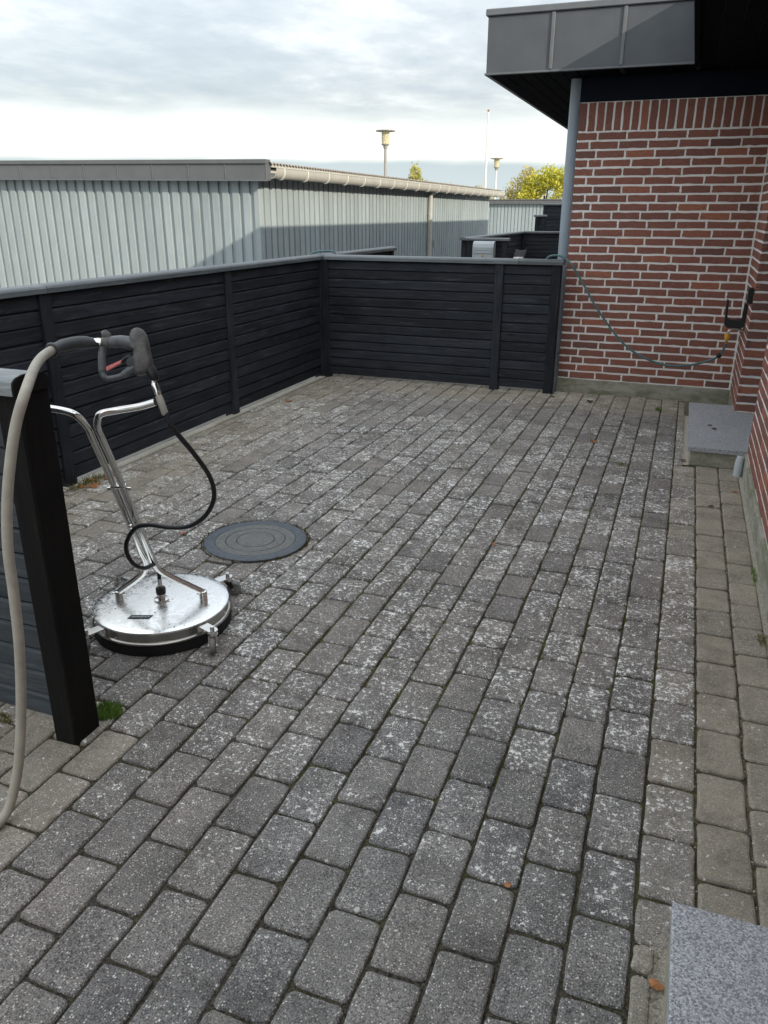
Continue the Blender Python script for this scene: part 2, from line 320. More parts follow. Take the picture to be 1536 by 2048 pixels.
# ------------------------------------------------------------------ geometry helpers
class MB:
    def __init__(s): s.v = []; s.f = []; s.t = []; s.cur = (.5, .5, .5)
    def add(s, vs, fs):
        o = len(s.v); s.v += [tuple(p) for p in vs]; s.f += [[i + o for i in f] for f in fs]; s.t += [s.cur] * len(fs)
    def hexa(s, p):                      # 8 points, bottom ring then top ring, both counter-clockwise
        s.add(p, [(3, 2, 1, 0), (4, 5, 6, 7), (0, 1, 5, 4), (1, 2, 6, 5), (2, 3, 7, 6), (3, 0, 4, 7)])
    def box(s, lo, hi):
        x0, y0, z0 = lo; x1, y1, z1 = hi
        s.hexa([(x0, y0, z0), (x1, y0, z0), (x1, y1, z0), (x0, y1, z0), (x0, y0, z1), (x1, y0, z1), (x1, y1, z1), (x0, y1, z1)])
    def cbox(s, lo, hi, b=.004):         # chamfered box
        c = [(lo[i] + hi[i]) / 2 for i in range(3)]; h = [abs(hi[i] - lo[i]) / 2 for i in range(3)]; b = min(b, min(h) * .49)
        idx = {}; vs = []
        for sx in (-1, 1):
            for sy in (-1, 1):
                for sz in (-1, 1):
                    sg = (sx, sy, sz)
                    for a in range(3):
                        q = [c[i] + sg[i] * (h[i] if i == a else h[i] - b) for i in range(3)]
                        idx[(sg, a)] = len(vs); vs.append(q)
        fs = []
        def orient(f):
            p = [Vector(vs[i]) for i in f]; nn = (p[1] - p[0]).cross(p[2] - p[0]); ce = sum(p, Vector()) / len(p)
            return f if nn.dot(ce - Vector(c)) > 0 else f[::-1]
        for a in range(3):
            o1, o2 = (a + 1) % 3, (a + 2) % 3
            for sa in (-1, 1):
                f = []
                for u, v in ((-1, -1), (1, -1), (1, 1), (-1, 1)):
                    sg = [0, 0, 0]; sg[a] = sa; sg[o1] = u; sg[o2] = v; f.append(idx[(tuple(sg), a)])
                fs.append(orient(f))
            for u in (-1, 1):
                for v in (-1, 1):
                    A = [0, 0, 0]; B = [0, 0, 0]; A[a] = -1; B[a] = 1
                    A[o1] = B[o1] = u; A[o2] = B[o2] = v; A, B = tuple(A), tuple(B)
                    fs.append(orient([idx[(A, o1)], idx[(B, o1)], idx[(B, o2)], idx[(A, o2)]]))
        for sx in (-1, 1):
            for sy in (-1, 1):
                for sz in (-1, 1): fs.append(orient([idx[((sx, sy, sz), a)] for a in range(3)]))
        s.add(vs, fs)
    def prism(s, prof, fn, a, b):        # closed 2-D profile swept from a to b; fn(u, v, t) -> point
        k = len(prof); vs = [fn(u, v, a) for u, v in prof] + [fn(u, v, b) for u, v in prof]
        s.add(vs, [list(range(k))[::-1], list(range(k, 2 * k))] + [[i, (i + 1) % k, (i + 1) % k + k, i + k] for i in range(k)])
    def tube(s, pts, r, seg=10, caps=True, squash=None):
        pts = [Vector(p) for p in pts]; n = len(pts); rr = r if isinstance(r, (list, tuple)) else [r] * n
        t0 = (pts[1] - pts[0]).normalized(); up = Vector((0, 0, 1)) if abs(t0.z) < .9 else Vector((1, 0, 0))
        if squash: up = Vector(squash[0])
        nx = t0.cross(up).normalized(); vs = []
        for i, p in enumerate(pts):
            t = (pts[min(i + 1, n - 1)] - pts[max(i - 1, 0)]).normalized()
            nx = (nx - t * nx.dot(t)).normalized(); ny = t.cross(nx)
            kx, ky = (1, 1) if not squash else (1, squash[1])
            for j in range(seg):
                a = 2 * math.pi * j / seg; vs.append(p + nx * (math.cos(a) * rr[i] * kx) + ny * (math.sin(a) * rr[i] * ky))
        fs = [[i * seg + j, i * seg + (j + 1) % seg, (i + 1) * seg + (j + 1) % seg, (i + 1) * seg + j] for i in range(n - 1) for j in range(seg)]
        if caps: fs += [list(range(seg))[::-1], list(range((n - 1) * seg, n * seg))]
        s.add(vs, fs)
    def lathe(s, prof, c, seg=48, axis=(0, 0, 1), closed=False):
        ax = Vector(axis).normalized(); ux = ax.cross(Vector((0, 1, 0)) if abs(ax.y) < .9 else Vector((1, 0, 0))).normalized(); uy = ax.cross(ux); c = Vector(c)
        vs = []; k = len(prof)
        for j in range(seg):
            a = 2 * math.pi * j / seg; dr = ux * math.cos(a) + uy * math.sin(a)
            for r_, z in prof: vs.append(c + dr * r_ + ax * z)
        fs = []
        for j in range(seg):
            for i in range(k if closed else k - 1):
                a, b = j * k + i, j * k + (i + 1) % k; a2, b2 = ((j + 1) % seg) * k + i, ((j + 1) % seg) * k + (i + 1) % k
                fs.append([a, a2, b2, b])
        s.add(vs, fs)
    def cyl(s, a, b, r, r2=None, seg=16): s.tube([a, b], [r, r if r2 is None else r2], seg)
    def mesh(s, name, mat, smooth=False):
        me = bpy.data.meshes.new(name); me.from_pydata(s.v, [], s.f)
        at = me.attributes.new('tint', 'FLOAT_VECTOR', 'FACE')
        at.data.foreach_set('vector', [q for t in s.t for q in t])
        if smooth:
            me.polygons.foreach_set('use_smooth', [True] * len(me.polygons)); me.set_sharp_from_angle(angle=R(40))
        me.materials.append(M[mat]); me.validate(); return me
def rt(): return (random.random(), random.random(), random.random())
def tag(o, label=None, cat=None, group=None, kind=None):
    for k, v in (('label', label), ('category', cat), ('group', group), ('kind', kind)):
        if v: o[k] = v
    return o
def thing(name, loc, label, cat, group=None):
    o = bpy.data.objects.new(name, None); COL.objects.link(o); o.location = loc; o.empty_display_size = .1
    return tag(o, label, cat, group)
def put(name, mb, mat, parent=None, smooth=False):
    o = bpy.data.objects.new(name, mb.mesh(name, mat, smooth)); COL.objects.link(o)
    if parent is not None:
        o.parent = parent
        if parent.type == 'EMPTY': o.location = -Vector(parent.location)
    return o
def one(name, fn, mat, parent=None, smooth=False, tint=None):
    b = MB(); b.cur = tint or rt(); fn(b); return put(name, b, mat, parent, smooth)
def boxpart(name, lo, hi, mat, parent, ch=.004): return one(name, lambda b: b.cbox(lo, hi, ch), mat, parent)
def spline(pts, n=8):
    P = [Vector(p) for p in pts]; P = [P[0] * 2 - P[1]] + P + [P[-1] * 2 - P[-2]]; out = []
    for i in range(1, len(P) - 2):
        for k in range(n):
            t = k / n; a, b, c, d_ = P[i - 1:i + 3]
            out.append(.5 * ((2 * b) + (c - a) * t + (2 * a - 5 * b + 4 * c - d_) * t * t + (3 * b - a - 3 * c + d_) * t ** 3))
    return out + [P[-2]]
def px(p):
    q = Vector(p) - Vector((0, 0, H)); z = q.dot(CF)
    if z < .1: return None
    return 768 + F_PX * q.dot(CR) / z, 1024 - F_PX * q.dot(CU) / z
def seen_area(corners):                  # how large a piece shows in the photograph (to choose the 300 largest)
    q = [px(c) for c in corners]
    if any(i is None for i in q): return 0
    if all(i[0] < -5 or i[0] > 1541 or i[1] < -5 or i[1] > 2053 for i in q): return 0
    return abs(sum(q[i][0] * q[(i + 1) % len(q)][1] - q[(i + 1) % len(q)][0] * q[i][1] for i in range(len(q)))) / 2

# a paving stone / brick: rounded outline, chamfered front; fn(u, v, depth) -> point
def piece(b, u0, u1, v0, v1, fn, rad, ch, depth, jit, sub=1, clip=None, tilt=(0, 0)):
    rad = min(rad, (u1 - u0) * .4, (v1 - v0) * .4); ring = []
    for cx, cy, a0 in ((u1 - rad, v1 - rad, 0), (u0 + rad, v1 - rad, 90), (u0 + rad, v0 + rad, 180), (u1 - rad, v0 + rad, 270)):
        rr = rad * random.uniform(.6, 1.2); rr = min(rr, rad * 1.2)
        for k in range(3):
            a = R(a0 + 45 * k); ring.append([cx + rad - rad + math.cos(a) * rad, cy + math.sin(a) * rad])
        nx = ring[-1]
    full = []
    for i in range(12):
        full.append(ring[i])
        if i % 3 == 2:
            q = ring[(i + 1) % 12]
            for k in range(1, sub + 1): full.append([ring[i][0] + (q[0] - ring[i][0]) * k / (sub + 1), ring[i][1] + (q[1] - ring[i][1]) * k / (sub + 1)])
    full = [[p[0] + random.gauss(0, jit), p[1] + random.gauss(0, jit)] for p in full]
    if clip: full = [clip(p) for p in full]
    k = len(full); cu = sum(p[0] for p in full) / k; cv = sum(p[1] for p in full) / k
    def ins(p, dd):
        dxx, dyy = cu - p[0], cv - p[1]; hu, hv = (u1 - u0) / 2, (v1 - v0) / 2
        return p[0] + dxx / hu * dd, p[1] + dyy / hv * dd
    def dep(p, z): return z + (p[0] - cu) * tilt[0] + (p[1] - cv) * tilt[1]
    vs = [fn(p[0], p[1], -depth) for p in full]
    vs += [fn(*p, dep(p, -ch)) for p in full]
    e1 = [ins(p, ch * .45) for p in full]; vs += [fn(*p, dep(p, -ch * .3)) for p in e1]
    e2 = [ins(p, ch * 1.3) for p in full]; vs += [fn(*p, dep(p, 0)) for p in e2]
    fs = []
    for r_ in range(3): fs += [[r_ * k + i, r_ * k + (i + 1) % k, (r_ + 1) * k + (i + 1) % k, (r_ + 1) * k + i] for i in range(k)]
    fs.append([3 * k + i for i in range(k)])
    b.add(vs, fs)

# ------------------------------------------------------------------ ground
g = one('ground', lambda b: b.add([(-900, -300, -.07), (900, -300, -.07), (900, 1500, -.07), (-900, 1500, -.07)], [(0, 1, 2, 3)]), 'ground_mat'); tag(g, kind='structure')

# ------------------------------------------------------------------ patio paving
PX1, PITCH, LEN, STAG = .2195, .1402, .2235, .1045
def paving_bed(b):
    b.add([(-3.40, -1.2, -.0105), (.499, -1.2, -.0105), (.499, 7.497, -.0105), (-3.40, 7.497, -.0105)], [(0, 1, 2, 3)])
patio = one('patio_paving', paving_bed, 'joint'); tag(patio, kind='structure')
MH = (-1.914, 3.245); MHR = .262
stones = []
for i in range(-26, 2):
    x0 = PX1 + (i) * PITCH; x1 = x0 + PITCH
    ybase = 2.378 + i * STAG
    j0 = math.floor((-1.0 - ybase) / LEN)
    for j in range(j0, j0 + 42):
        y0 = ybase + j * LEN; y1 = y0 + LEN
        if y0 > 7.40: continue
        a0, a1, b0, b1 = x0 + .0036, x1 - .0036, y0 + .0050, y1 - .0050
        b1 = min(b1, 7.488); a1 = min(a1, .478); a0 = max(a0, -3.355)
        drop = False
        for sx, sy0, sy1 in ((.150, 5.435, 7.5), (.140, -2, 1.458)):      # granite steps
            if b1 > sy0 and b0 < sy1 and a1 > sx:
                if a0 < sx - .05:
                    if b1 > sy1 + .05: stones.append((a0, a1, sy1 + .007, b1)); b1 = sy1
                    if b0 < sy0 - .05: stones.append((a0, a1, b0, sy0 - .007)); b0 = sy0
                    a1 = min(a1, sx - .014 + random.uniform(-.004, .004))
                else:
                    if b0 < sy0: b1 = sy0
                    elif b1 > sy1: b0 = sy1 + .006
                    else: drop = True
        # the near fence post
        if a1 - a0 < .03 or b1 - b0 < .035 or drop: continue
        stones.append((a0, a1, b0, b1))
def stone_tint(x, y):
    rn = random.random
    lich = .30 + .62 * rn()
    if y < 2.1: lich *= .22 + .8 * max(0, (y - 1.25))
    if x > .2: lich *= .3 * rn()
    if rn() < .13: lich *= .25
    if y > 6.2: lich *= .6
    dirt = .16 * rn()
    if x > .2: dirt = .65 + .55 * rn()
    elif x > .07: dirt = .3 + .5 * rn()
    e = max(0, min(1, (-2.35 - x) / .9)); f = max(0, min(1, (y - 6.55) / .55)); dirt = max(dirt, e * (.95 + .3 * rn()), f * (.8 + .25 * rn()))
    e2 = max(0, min(1, (x + 3.3) / -.8 + 1)) * max(0, min(1, (y - 4.6) / 1.5)); dirt = max(dirt, .8 * e2)
    if x < -1.5 and y < 1.75: dirt = max(dirt, .55 + .3 * rn())
    tone = .15 + .7 * rn()
    if False: tone = 1.0; dirt = .9; lich *= .3
    if x > .2: tone = rn()
    return (tone, min(1, lich), min(1, dirt))
ranked = []
for s_ in stones:
    a0, a1, b0, b1 = s_
    cx, cy = (a0 + a1) / 2, (b0 + b1) / 2
    dd = math.hypot(cx - MH[0], cy - MH[1])
    if dd < .16: continue
    ranked.append((seen_area([(a0, b0, 0), (a1, b0, 0), (a1, b1, 0), (a0, b1, 0)]), s_, dd))
ranked.sort(key=lambda q: -q[0])
rest = MB()
for k, (ar, (a0, a1, b0, b1), dd) in enumerate(ranked):
    random.seed(1000 + k)
    b = MB() if k < 300 else rest
    b.cur = stone_tint((a0 + a1) / 2, (b0 + b1) / 2)
    near = dd < .45
    def clip(p):
        r_ = math.hypot(p[0] - MH[0], p[1] - MH[1]); lim = MHR + .010
        if r_ < lim: return [MH[0] + (p[0] - MH[0]) / r_ * lim, MH[1] + (p[1] - MH[1]) / r_ * lim]
        return p
    dz = random.gauss(0, .0018)
    piece(b, a0, a1, b0, b1, lambda u, v, d_: (u, v, d_ + dz), .014, .0065, .055, .0013, 5 if near else 2, clip if near else None, (random.gauss(0, .010), random.gauss(0, .008)))
    if k < 300:
        put('paving_stone', b, 'paving', patio)
o = put('paving_stones', rest, 'paving', patio); o['kind'] = 'stuff'
one('gravel_strip', lambda b: b.add([(.478, -1.2, -.005), (.4995, -1.2, -.002), (.4995, 5.43, -.002), (.478, 5.43, -.005)], [(0, 1, 2, 3)]), 'gravel', patio)
one('gravel_strip', lambda b: (b.add([(.118, -1.2, -.006), (.156, -1.2, -.004), (.156, 1.47, -.004), (.118, 1.47, -.006)], [(0, 1, 2, 3)]), b.add([(.128, 5.44, -.006), (.176, 5.44, -.004), (.176, 6.9, -.004), (.128, 6.9, -.006)], [(0, 1, 2, 3)])), 'gravel', patio)
kb = MB(); y = 1.75
kerb = thing('kerb', (-3.385, 4.5, 0), 'pale concrete kerb strip under the long left fence', 'kerb')
while y < 7.3:
    one('kerb_stone', lambda b: b.cbox((-3.43, y, -.06), (-3.365, y + .492, .006 + random.uniform(-.003, .003)), .006), 'kerb', kerb); y += .5

# manhole cover
mh = thing('manhole_cover', (MH[0], MH[1], 0), 'round dark manhole cover with concentric grooves set in the paving', 'manhole cover')
r0 = MHR
one('rim', lambda b: b.lathe([(r0, -.03), (r0, .004), (r0 - .004, .007), (.208, .007), (.2055, .003)], (*MH, 0), 96), 'cast_iron_plain', mh, True)
one('cover', lambda b: b.lathe([(.2055, .003), (.203, .0068), (.1545, .0068), (.1515, .0005), (.1485, .0068), (.0995, .0068), (.0965, .0005), (.0935, .0068), (.0001, .0068)], (*MH, 0), 96), 'cast_iron_rough', mh, False)

# ------------------------------------------------------------------ fences
LAP = .0832
def fence(name, p0, p1, front, posts, label, h=1.2, capmat=None, boardmat=None, postmat='black_wood_z', z0=.035, pw=.09, cap_w=.135, cap_off=0, end_caps=(0.03, 0.03), seams=None, bd=1, lap=LAP):
    """axis-aligned fence from p0 to p1; front = unit normal (x, y) of its face; posts = distances along"""
    p0 = Vector((*p0, 0)); p1 = Vector((*p1, 0)); u = (p1 - p0).normalized(); L = (p1 - p0).length; nrm = Vector((*front, 0))
    ax = 'x' if abs(u.x) > abs(u.y) else 'y'
    T = thing(name, (p0 + p1) / 2, label, 'fence', 'black wooden fences')
    flip = u.cross(Vector((0, 0, 1))).dot(nrm) < 0
    def fn(n_, z, t): return p0 + u * t + nrm * n_ + Vector((0, 0, z))
    top = h - .045
    nb = int((top - z0) / lap)
    lp = (top - z0) / nb
    for q in range(len(posts) - 1):
        a, e = posts[q] + pw * .5 - .002, posts[q + 1] - pw * .5 + .002
        for i in range(nb):
            z = z0 + i * lp + random.uniform(-.0008, .0008); hh = lp + .010; tl = random.uniform(-.002, .003)
            prof = [(.0, z), (.015 + tl, z), (.018 + tl, z + .003), (.015 + tl, z + lp - .018), (.008 + tl, z + lp - .0085), (.003, z + lp - .0078), (.003, z + lp + .008), (-.012, z + lp + .008), (-.012, z + .009), (.0, z + .009)]
            if not flip: prof = prof[::-1]
            sl_ = random.gauss(0, .0011)
            b = MB(); b.cur = rt(); b.prism(prof, lambda n_, zz, t: fn(n_, zz + sl_ * (t - a), t), a, e)
            put('board', b, boardmat or 'black_wood_' + ax, T)
    for d_ in posts:
        b = MB(); b.cur = rt()
        q0 = p0 + u * (d_ - pw / 2) - nrm * (pw - .038); q1 = p0 + u * (d_ + pw / 2) + nrm * .038
        b.cbox((min(q0.x, q1.x), min(q0.y, q1.y), -.05), (max(q0.x, q1.x), max(q0.y, q1.y), top), .006); put('post', b, postmat, T)
    cw = cap_w / 2; se = [-end_caps[0]] + list(seams or []) + [L + end_caps[1]]
    for q in range(len(se) - 1):
        prof = [(-cw, top), (cw, top), (cw, top + .026), (cw - .006, top + .036), (cw - .018, top + .043), (0, top + .047), (-cw + .018, top + .043), (-cw + .006, top + .036), (-cw, top + .026)]
        prof = [(c + cap_off, z) for c, z in prof]
        if not flip: prof = prof[::-1]
        b = MB(); b.cur = rt(); b.prism(prof, fn, se[q] + (.0015 if q else 0), se[q + 1] - .0015); put('cap_rail', b, capmat or 'cap_wood_' + ax, T)
    return T
fence('slat_fence', (-3.425, 1.70), (-3.425, 9.45), (1, 0), [.1, 1.90, 3.875, 5.64, 7.70], 'long black slat fence running along the left side of the patio', seams=[1.9, 3.9, 5.57], cap_off=-.01, end_caps=(.05, .03))
fence('slat_fence', (-3.38, 7.345), (-1.03, 7.345), (0, -1), [.02, 1.775, 2.29], 'black slat fence across the back of the patio ending at the brick wall', seams=[1.95], cap_off=-.012, end_caps=(-.035, .0), pw=.085)
# near fence: an end post with a rounded cap, boards running off to the left
NF = thing('slat_fence', (-2.5, 1.64, 0), 'weathered black fence end in the left foreground with a thick post', 'fence', 'black wooden fences')
one('post', lambda b: b.cbox((-1.712, 1.578, -.05), (-1.628, 1.694, 1.13), .006), 'post_wood', NF)
one('post', lambda b: b.cbox((-3.36, 1.59, -.05), (-3.27, 1.68, 1.13), .006), 'black_wood_z', NF)
for i in range(13):
    z = .035 + i * .0835
    prof = [(.0, z), (.015, z), (.018, z + .003), (.015, z + .0655), (.008, z + .075), (.003, z + .0757), (.003, z + .0915), (-.012, z + .0915), (-.012, z + .009), (.0, z + .009)]
    b = MB(); b.cur = rt(); b.prism(prof, lambda n_, zz, t: (t, 1.655 - n_, zz), -3.30, -1.708); put('board', b, 'old_wood_x', NF)
b = MB(); b.cur = rt()
cprof = [(1.560, 1.128), (1.692, 1.128), (1.692, 1.150), (1.688, 1.164), (1.676, 1.174), (1.65, 1.180), (1.60, 1.180), (1.575, 1.174), (1.563, 1.164), (1.560, 1.150)]
b.prism(cprof[::-1], lambda u, v, t: (t, u, v), -3.36, -1.628); put('cap_rail', b, 'worn_cap_x', NF)
one('end_grain', lambda b: b.prism([(1.626 + (u - 1.626) * .985, 1.154 + (v - 1.154) * .98) for u, v in cprof][::-1], lambda u, v, t: (t, u, v), -1.6279, -1.622), 'post_wood', NF)

# ------------------------------------------------------------------ the brick house
HOUSE = thing('brick_house', (.5, 7.5, 0), 'red brick house with pale mortar and a black boarded overhanging roof', 'house')
CH = .0702; Z0 = .125; YB = 7.505; XL = -1.03; XI = .49; YJ = 6.62; XW = .515; YN = 5.40; TOP = Z0 + 30 * CH
wall_back = one('wall', lambda b: b.box((XL + .004, YB + .004, .0), (6, YB + .24, 2.64)), 'mortar', HOUSE)
wall_jog = one('wall', lambda b: b.box((XI + .004, YJ + .004, .0), (.66, YB + .003, 2.64)), 'mortar', HOUSE)
wall_near = one('wall', lambda b: b.box((XW + .004, 1.4, .0), (.75, YN - .004, 2.64)), 'mortar', HOUSE)
one('wall', lambda b: b.box((XW, -8, .0), (.75, 1.399, 2.64)), 'brickwork', HOUSE)
one('wall', lambda b: b.box((XL, YB + .243, .0), (XL + .24, 21, 2.64)), 'brickwork', HOUSE)
dr = one('door', lambda b: (b.box((.70, YN, .10), (.74, YJ, 2.2)), b.box((.685, YN + .1, .2), (.70, YJ - .1, 2.1))), 'frieze', HOUSE)
one('lintel', lambda b: b.box((XW + .004, YN - .003, 2.2), (.74, YJ + .003, 2.64)), 'mortar', HOUSE)
bricks = []
def brick_row(k, s0, s1, phase, add):
    """bricks of one course between s0 and s1, joints from phase on"""
    j = [s0]; p_ = phase
    for q in p_: j.append(s0 + q)
    x = j[-1] + .24
    while x < s1 - .05: j.append(x); x += .24
    j.append(s1)
    z = Z0 + k * CH
    for a, e in zip(j[:-1], j[1:]):
        if e - a > .03: add(a, e, z + .0083, z + CH - .0083)
def tone():
    r_ = random.random()
    return .05 + .25 * random.random() if r_ < .10 else (.85 + .15 * random.random() if r_ > .9 else random.uniform(.3, .72))
PH = {0: [.165], 1: [.105], 2: [.168], 3: [.105, .222]}
random.seed(3)
for k in range(30):                                     # course counted from below; the bond repeats every four courses
    ph = PH[(29 - k) % 4]; o_ = random.uniform(-.004, .004)
    brick_row(k, XL, XI - .006, [q + o_ for q in ph], lambda a, e, z, t: bricks.append((wall_back, a + (0 if a == XL else .0072), e - .0072, z, t, 'b')))
    brick_row(k, YJ, YB - .004, [.12] if k % 2 else [.24], lambda a, e, z, t: bricks.append((wall_jog, a + (.0 if a == YJ else .006), e - .006, z, t, 'j')))
    zz = Z0 + k * CH; bricks.append((wall_jog, XI, .65, zz + .0083, zz + CH - .0083, 'r'))
    brick_row(k, 1.41, YN, [.10 + (.12 if k % 2 else 0)], lambda a, e, z, t: bricks.append((wall_near, a + .006, e - (.0 if e == YN else .006), z, t, 'n')))
x = XL
while x < XI - .04:
    bricks.append((wall_back, x + (.0 if x == XL else .008), min(x + .0635, XI - .008), TOP + .006, TOP + .222, 'b')); x += .0712
yv = YJ
while yv < YB - .04:
    bricks.append((wall_jog, yv + .008, min(yv + .0635, YB - .008), TOP + .006, TOP + .222, 'j')); yv += .0712
yv = 3.0
while yv < YN - .04:
    bricks.append((wall_near, yv + .008, yv + .0635, TOP + .006, TOP + .222, 'n')); yv += .0712
FN = {'b': lambda u, v, d_: (u, YB - d_, v), 'j': lambda u, v, d_: (XI - d_, u, v), 'r': lambda u, v, d_: (u, YJ - d_, v), 'n': lambda u, v, d_: (XW - d_, u, v)}
rk = []
for br in bricks:
    fn = FN[br[5]]; rk.append((seen_area([fn(br[1], br[3], 0), fn(br[2], br[3], 0), fn(br[2], br[4], 0), fn(br[1], br[4], 0)]), br))
rk.sort(key=lambda q: -q[0])
restb = {}
for k, (ar, br) in enumerate(rk):
    random.seed(5000 + k); par = br[0]
    b = MB() if k < 300 else restb.setdefault(par.name, (MB(), par))[0]
    b.cur = (tone(), random.random(), 0)
    fn = FN[br[5]]; dz = max(-.0022, min(.003, random.gauss(0, .0014)))
    f2 = (lambda u, v, d_: fn(u, v, d_ + dz))
    if br[5] in 'jn': f3 = lambda u, v, d_: f2(-u, v, d_)   # keep faces outward
    if br[5] in 'jn': piece(b, -br[2], -br[1], br[3], br[4], f3, .003, .003, .03, .0011, 3)
    else: piece(b, br[1], br[2], br[3], br[4], f2, .003, .003, .03, .0014, 3)
    if k < 300: put('brick', b, 'brick', par)
for b, par in restb.values():
    o = put('bricks', b, 'brick', par); o['kind'] = 'stuff'
boxpart('plinth', (XL - .004, YB - .007, -.05), (XI - .004, YB + .003, Z0 - .002), 'plinth', HOUSE, .003)
boxpart('plinth', (XI - .004, YJ - .004, -.05), (.62, YB - .008, Z0 - .002), 'plinth', HOUSE, .003)
boxpart('plinth', (.500, -8, -.05), (XW + .003, YN + .004, Z0 - .002), 'plinth', HOUSE, .003)
boxpart('frieze_board', (XL - .002, YB - .012, TOP + .228), (XI + .05, YB + .003, 2.642), 'frieze', HOUSE, .003)
boxpart('frieze_board', (XI - .012, 4.0, TOP + .231), (XI + .02, YB - .013, 2.642), 'frieze', HOUSE, .003)
ZS = 2.646; YF = 7.115; XE = -1.762; XR = -.14
# roof slabs
rf = one('roof', lambda b: (b.box((XE + .015, YF + .015, ZS + .012), (6, 21, 3.09)), b.box((XR + .015, -9, ZS + .013), (6, YF + .014, 3.092))), 'roof_felt', HOUSE)
def fascia(a, e):
    P = one('fascia_panel', lambda b: b.cbox((a + .002, YF, ZS + .012), (e - .002, YF + .012, 3.058), .002), 'zinc_dark', HOUSE, tint=(.5, .5, .5)); return P
fx = [XE, -1.235, -.69, XR]
for a, e in zip(fx[:-1], fx[1:]):
    P = fascia(a, e)
    if e < XR - .01: one('standing_seam', lambda b: b.cbox((e - .014, YF - .014, ZS + .014), (e + .014, YF - .0005, 3.056), .003), 'zinc_seam', P)
one('flashing', lambda b: b.cbox((XE - .016, YF - .020, 3.060), (XR + .01, YF + .1, 3.110), .006), 'zinc_seam', rf)
one('flashing', lambda b: b.cbox((XE - .017, YF + .101, 3.060), (XE + .03, 21, 3.110), .006), 'zinc_seam', rf)
one('flashing', lambda b: b.cbox((XR - .012, -9, 3.062), (XR + .08, YF - .021, 3.14), .006), 'zinc_seam', rf)
one('trim', lambda b: b.cbox((XE - .010, YF - .010, ZS - .004), (XR + .006, YF + .02, ZS + .0115), .002), 'zinc_seam', rf)
one('trim', lambda b: b.cbox((XE - .010, YF + .021, ZS - .004), (XE + .02, 21, ZS + .0115), .002), 'zinc_seam', rf)
one('side_fascia', lambda b: b.cbox((XE, YF + .03, ZS + .0125), (XE + .012, 21, 3.058), .002), 'zinc_dark', rf)
one('side_fascia', lambda b: b.cbox((XR, -9, ZS + .0), (XR + .012, YF - .002, 3.058), .002), 'zinc_dark', rf)
one('edge_trim', lambda b: b.cbox((XR - .006, -9, ZS - .03), (XR + .028, YF - .012, ZS - .0005), .002), 'soffit_wood', rf)
x = XE + .024
while x < XL + .30:
    e = min(x + .118, XL + .32); y0 = YF + .024
    one('soffit_board', lambda b: b.cbox((x, y0, ZS - .002), (e - .006, YB - .005 if x > XL - .02 else 20.9, ZS + .010), .003), 'soffit_wood', HOUSE); x += .118
while x < XR - .01:
    one('soffit_board', lambda b: b.cbox((x, YF + .024, ZS - .002), (min(x + .112, XR - .0), YB - .014, ZS + .010), .003), 'soffit_wood', HOUSE); x += .118
x = XR + .032
while x < XW + .0:
    one('soffit_board', lambda b: b.cbox((x, -8.9, ZS - .002), (x + .112, YB - .014, ZS + .010), .003), 'soffit_wood', HOUSE); x += .118
dp = one('downpipe', lambda b: b.tube([(-1.083, 7.575, -.03), (-1.083, 7.575, 2.645)], .0455, 20, False), 'downpipe', HOUSE, True)
one('pipe_clip', lambda b: b.lathe([(.047, 0), (.051, .003), (.051, .027), (.047, .03)], (-1.083, 7.575, .35), 20), 'downpipe', dp)
# grey duct stub at the foot of the wall
one('drain_duct', lambda b: b.tube([(.470, 5.30, -.02), (.472, 5.305, .09), (.478, 5.315, .125)], [.026, .026, .024], 14), 'grey_plastic', HOUSE, True)

# granite steps
def step(x0, x1, y0, y1, zt, label, outl=None):
    T = thing('granite_step', ((x0 + x1) / 2, (y0 + y1) / 2, 0), label, 'step', 'granite door steps')
    one('base', lambda b: b.cbox((x0 + (.018 if outl else .005), y0 + .022, -.05), (min(x1, .484) if outl else x1, y1 - (.003 if outl else .012), zt - .032), .006), 'step_base', T)
    if outl: one('slab', lambda b: b.prism(outl, lambda u, v, t: (u, v, t), zt - .03, zt), 'granite', T); return
    one('slab', lambda b: b.cbox((x0, y0, zt - .03), (x1 + .001, y1, zt), .004), 'granite', T)
step(.155, .69, 5.455, 6.86, .121, 'grey granite door step in the far corner by the brick recess', [(.155, 5.455), (.69, 5.455), (.69, 6.612), (.485, 6.612), (.485, 6.86), (.155, 6.86)])
step(.149, .499, -.6, 1.461, .15, 'large grey granite step in the bottom right corner')

# ------------------------------------------------------------------ garden hose, bracket, tap
hose = [(.372, 7.02, .60), (.366, 7.03, .56), (.352, 7.06, .515), (.325, 7.09, .47), (.256, 7.12, .426), (.103, 7.10, .382), (-.077, 7.10, .374), (-.268, 7.12, .427), (-.426, 7.15, .516), (-.571, 7.20, .652), (-.723, 7.25, .832), (-.853, 7.30, 1.015), (-.955, 7.32, 1.150), (-1.029, 7.35, 1.212), (-1.123, 7.38, 1.234), (-1.207, 7.43, 1.195), (-1.27, 7.47, 1.05), (-1.5, 7.46, .86), (-2.2, 7.47, .80), (-2.9, 7.47, .88), (-3.20, 7.46, 1.10), (-3.30, 7.44, 1.215), (-3.40, 7.40, 1.228), (-3.50, 7.34, 1.205), (-3.56, 7.30, 1.10), (-3.58, 7.2, .8), (-3.62, 7.0, .3), (-3.75, 6.6, .02), (-4.3, 6.2, -.05)]
tag(one('garden_hose', lambda b: b.tube(spline(hose, 6), .0092, 8), 'hose_green', None, True), 'thin green garden hose sagging from the tap to the back fence', 'hose')
tag(one('knot_strap', lambda b: b.lathe([(.010, -.018), (.02, -.012), (.024, 0), (.02, .012), (.010, .018)], (.335, 7.075, .485), 12, (.7, -.3, .6)), 'plastic_black', None, True), 'small black collar on the green garden hose below the tap', 'collar')
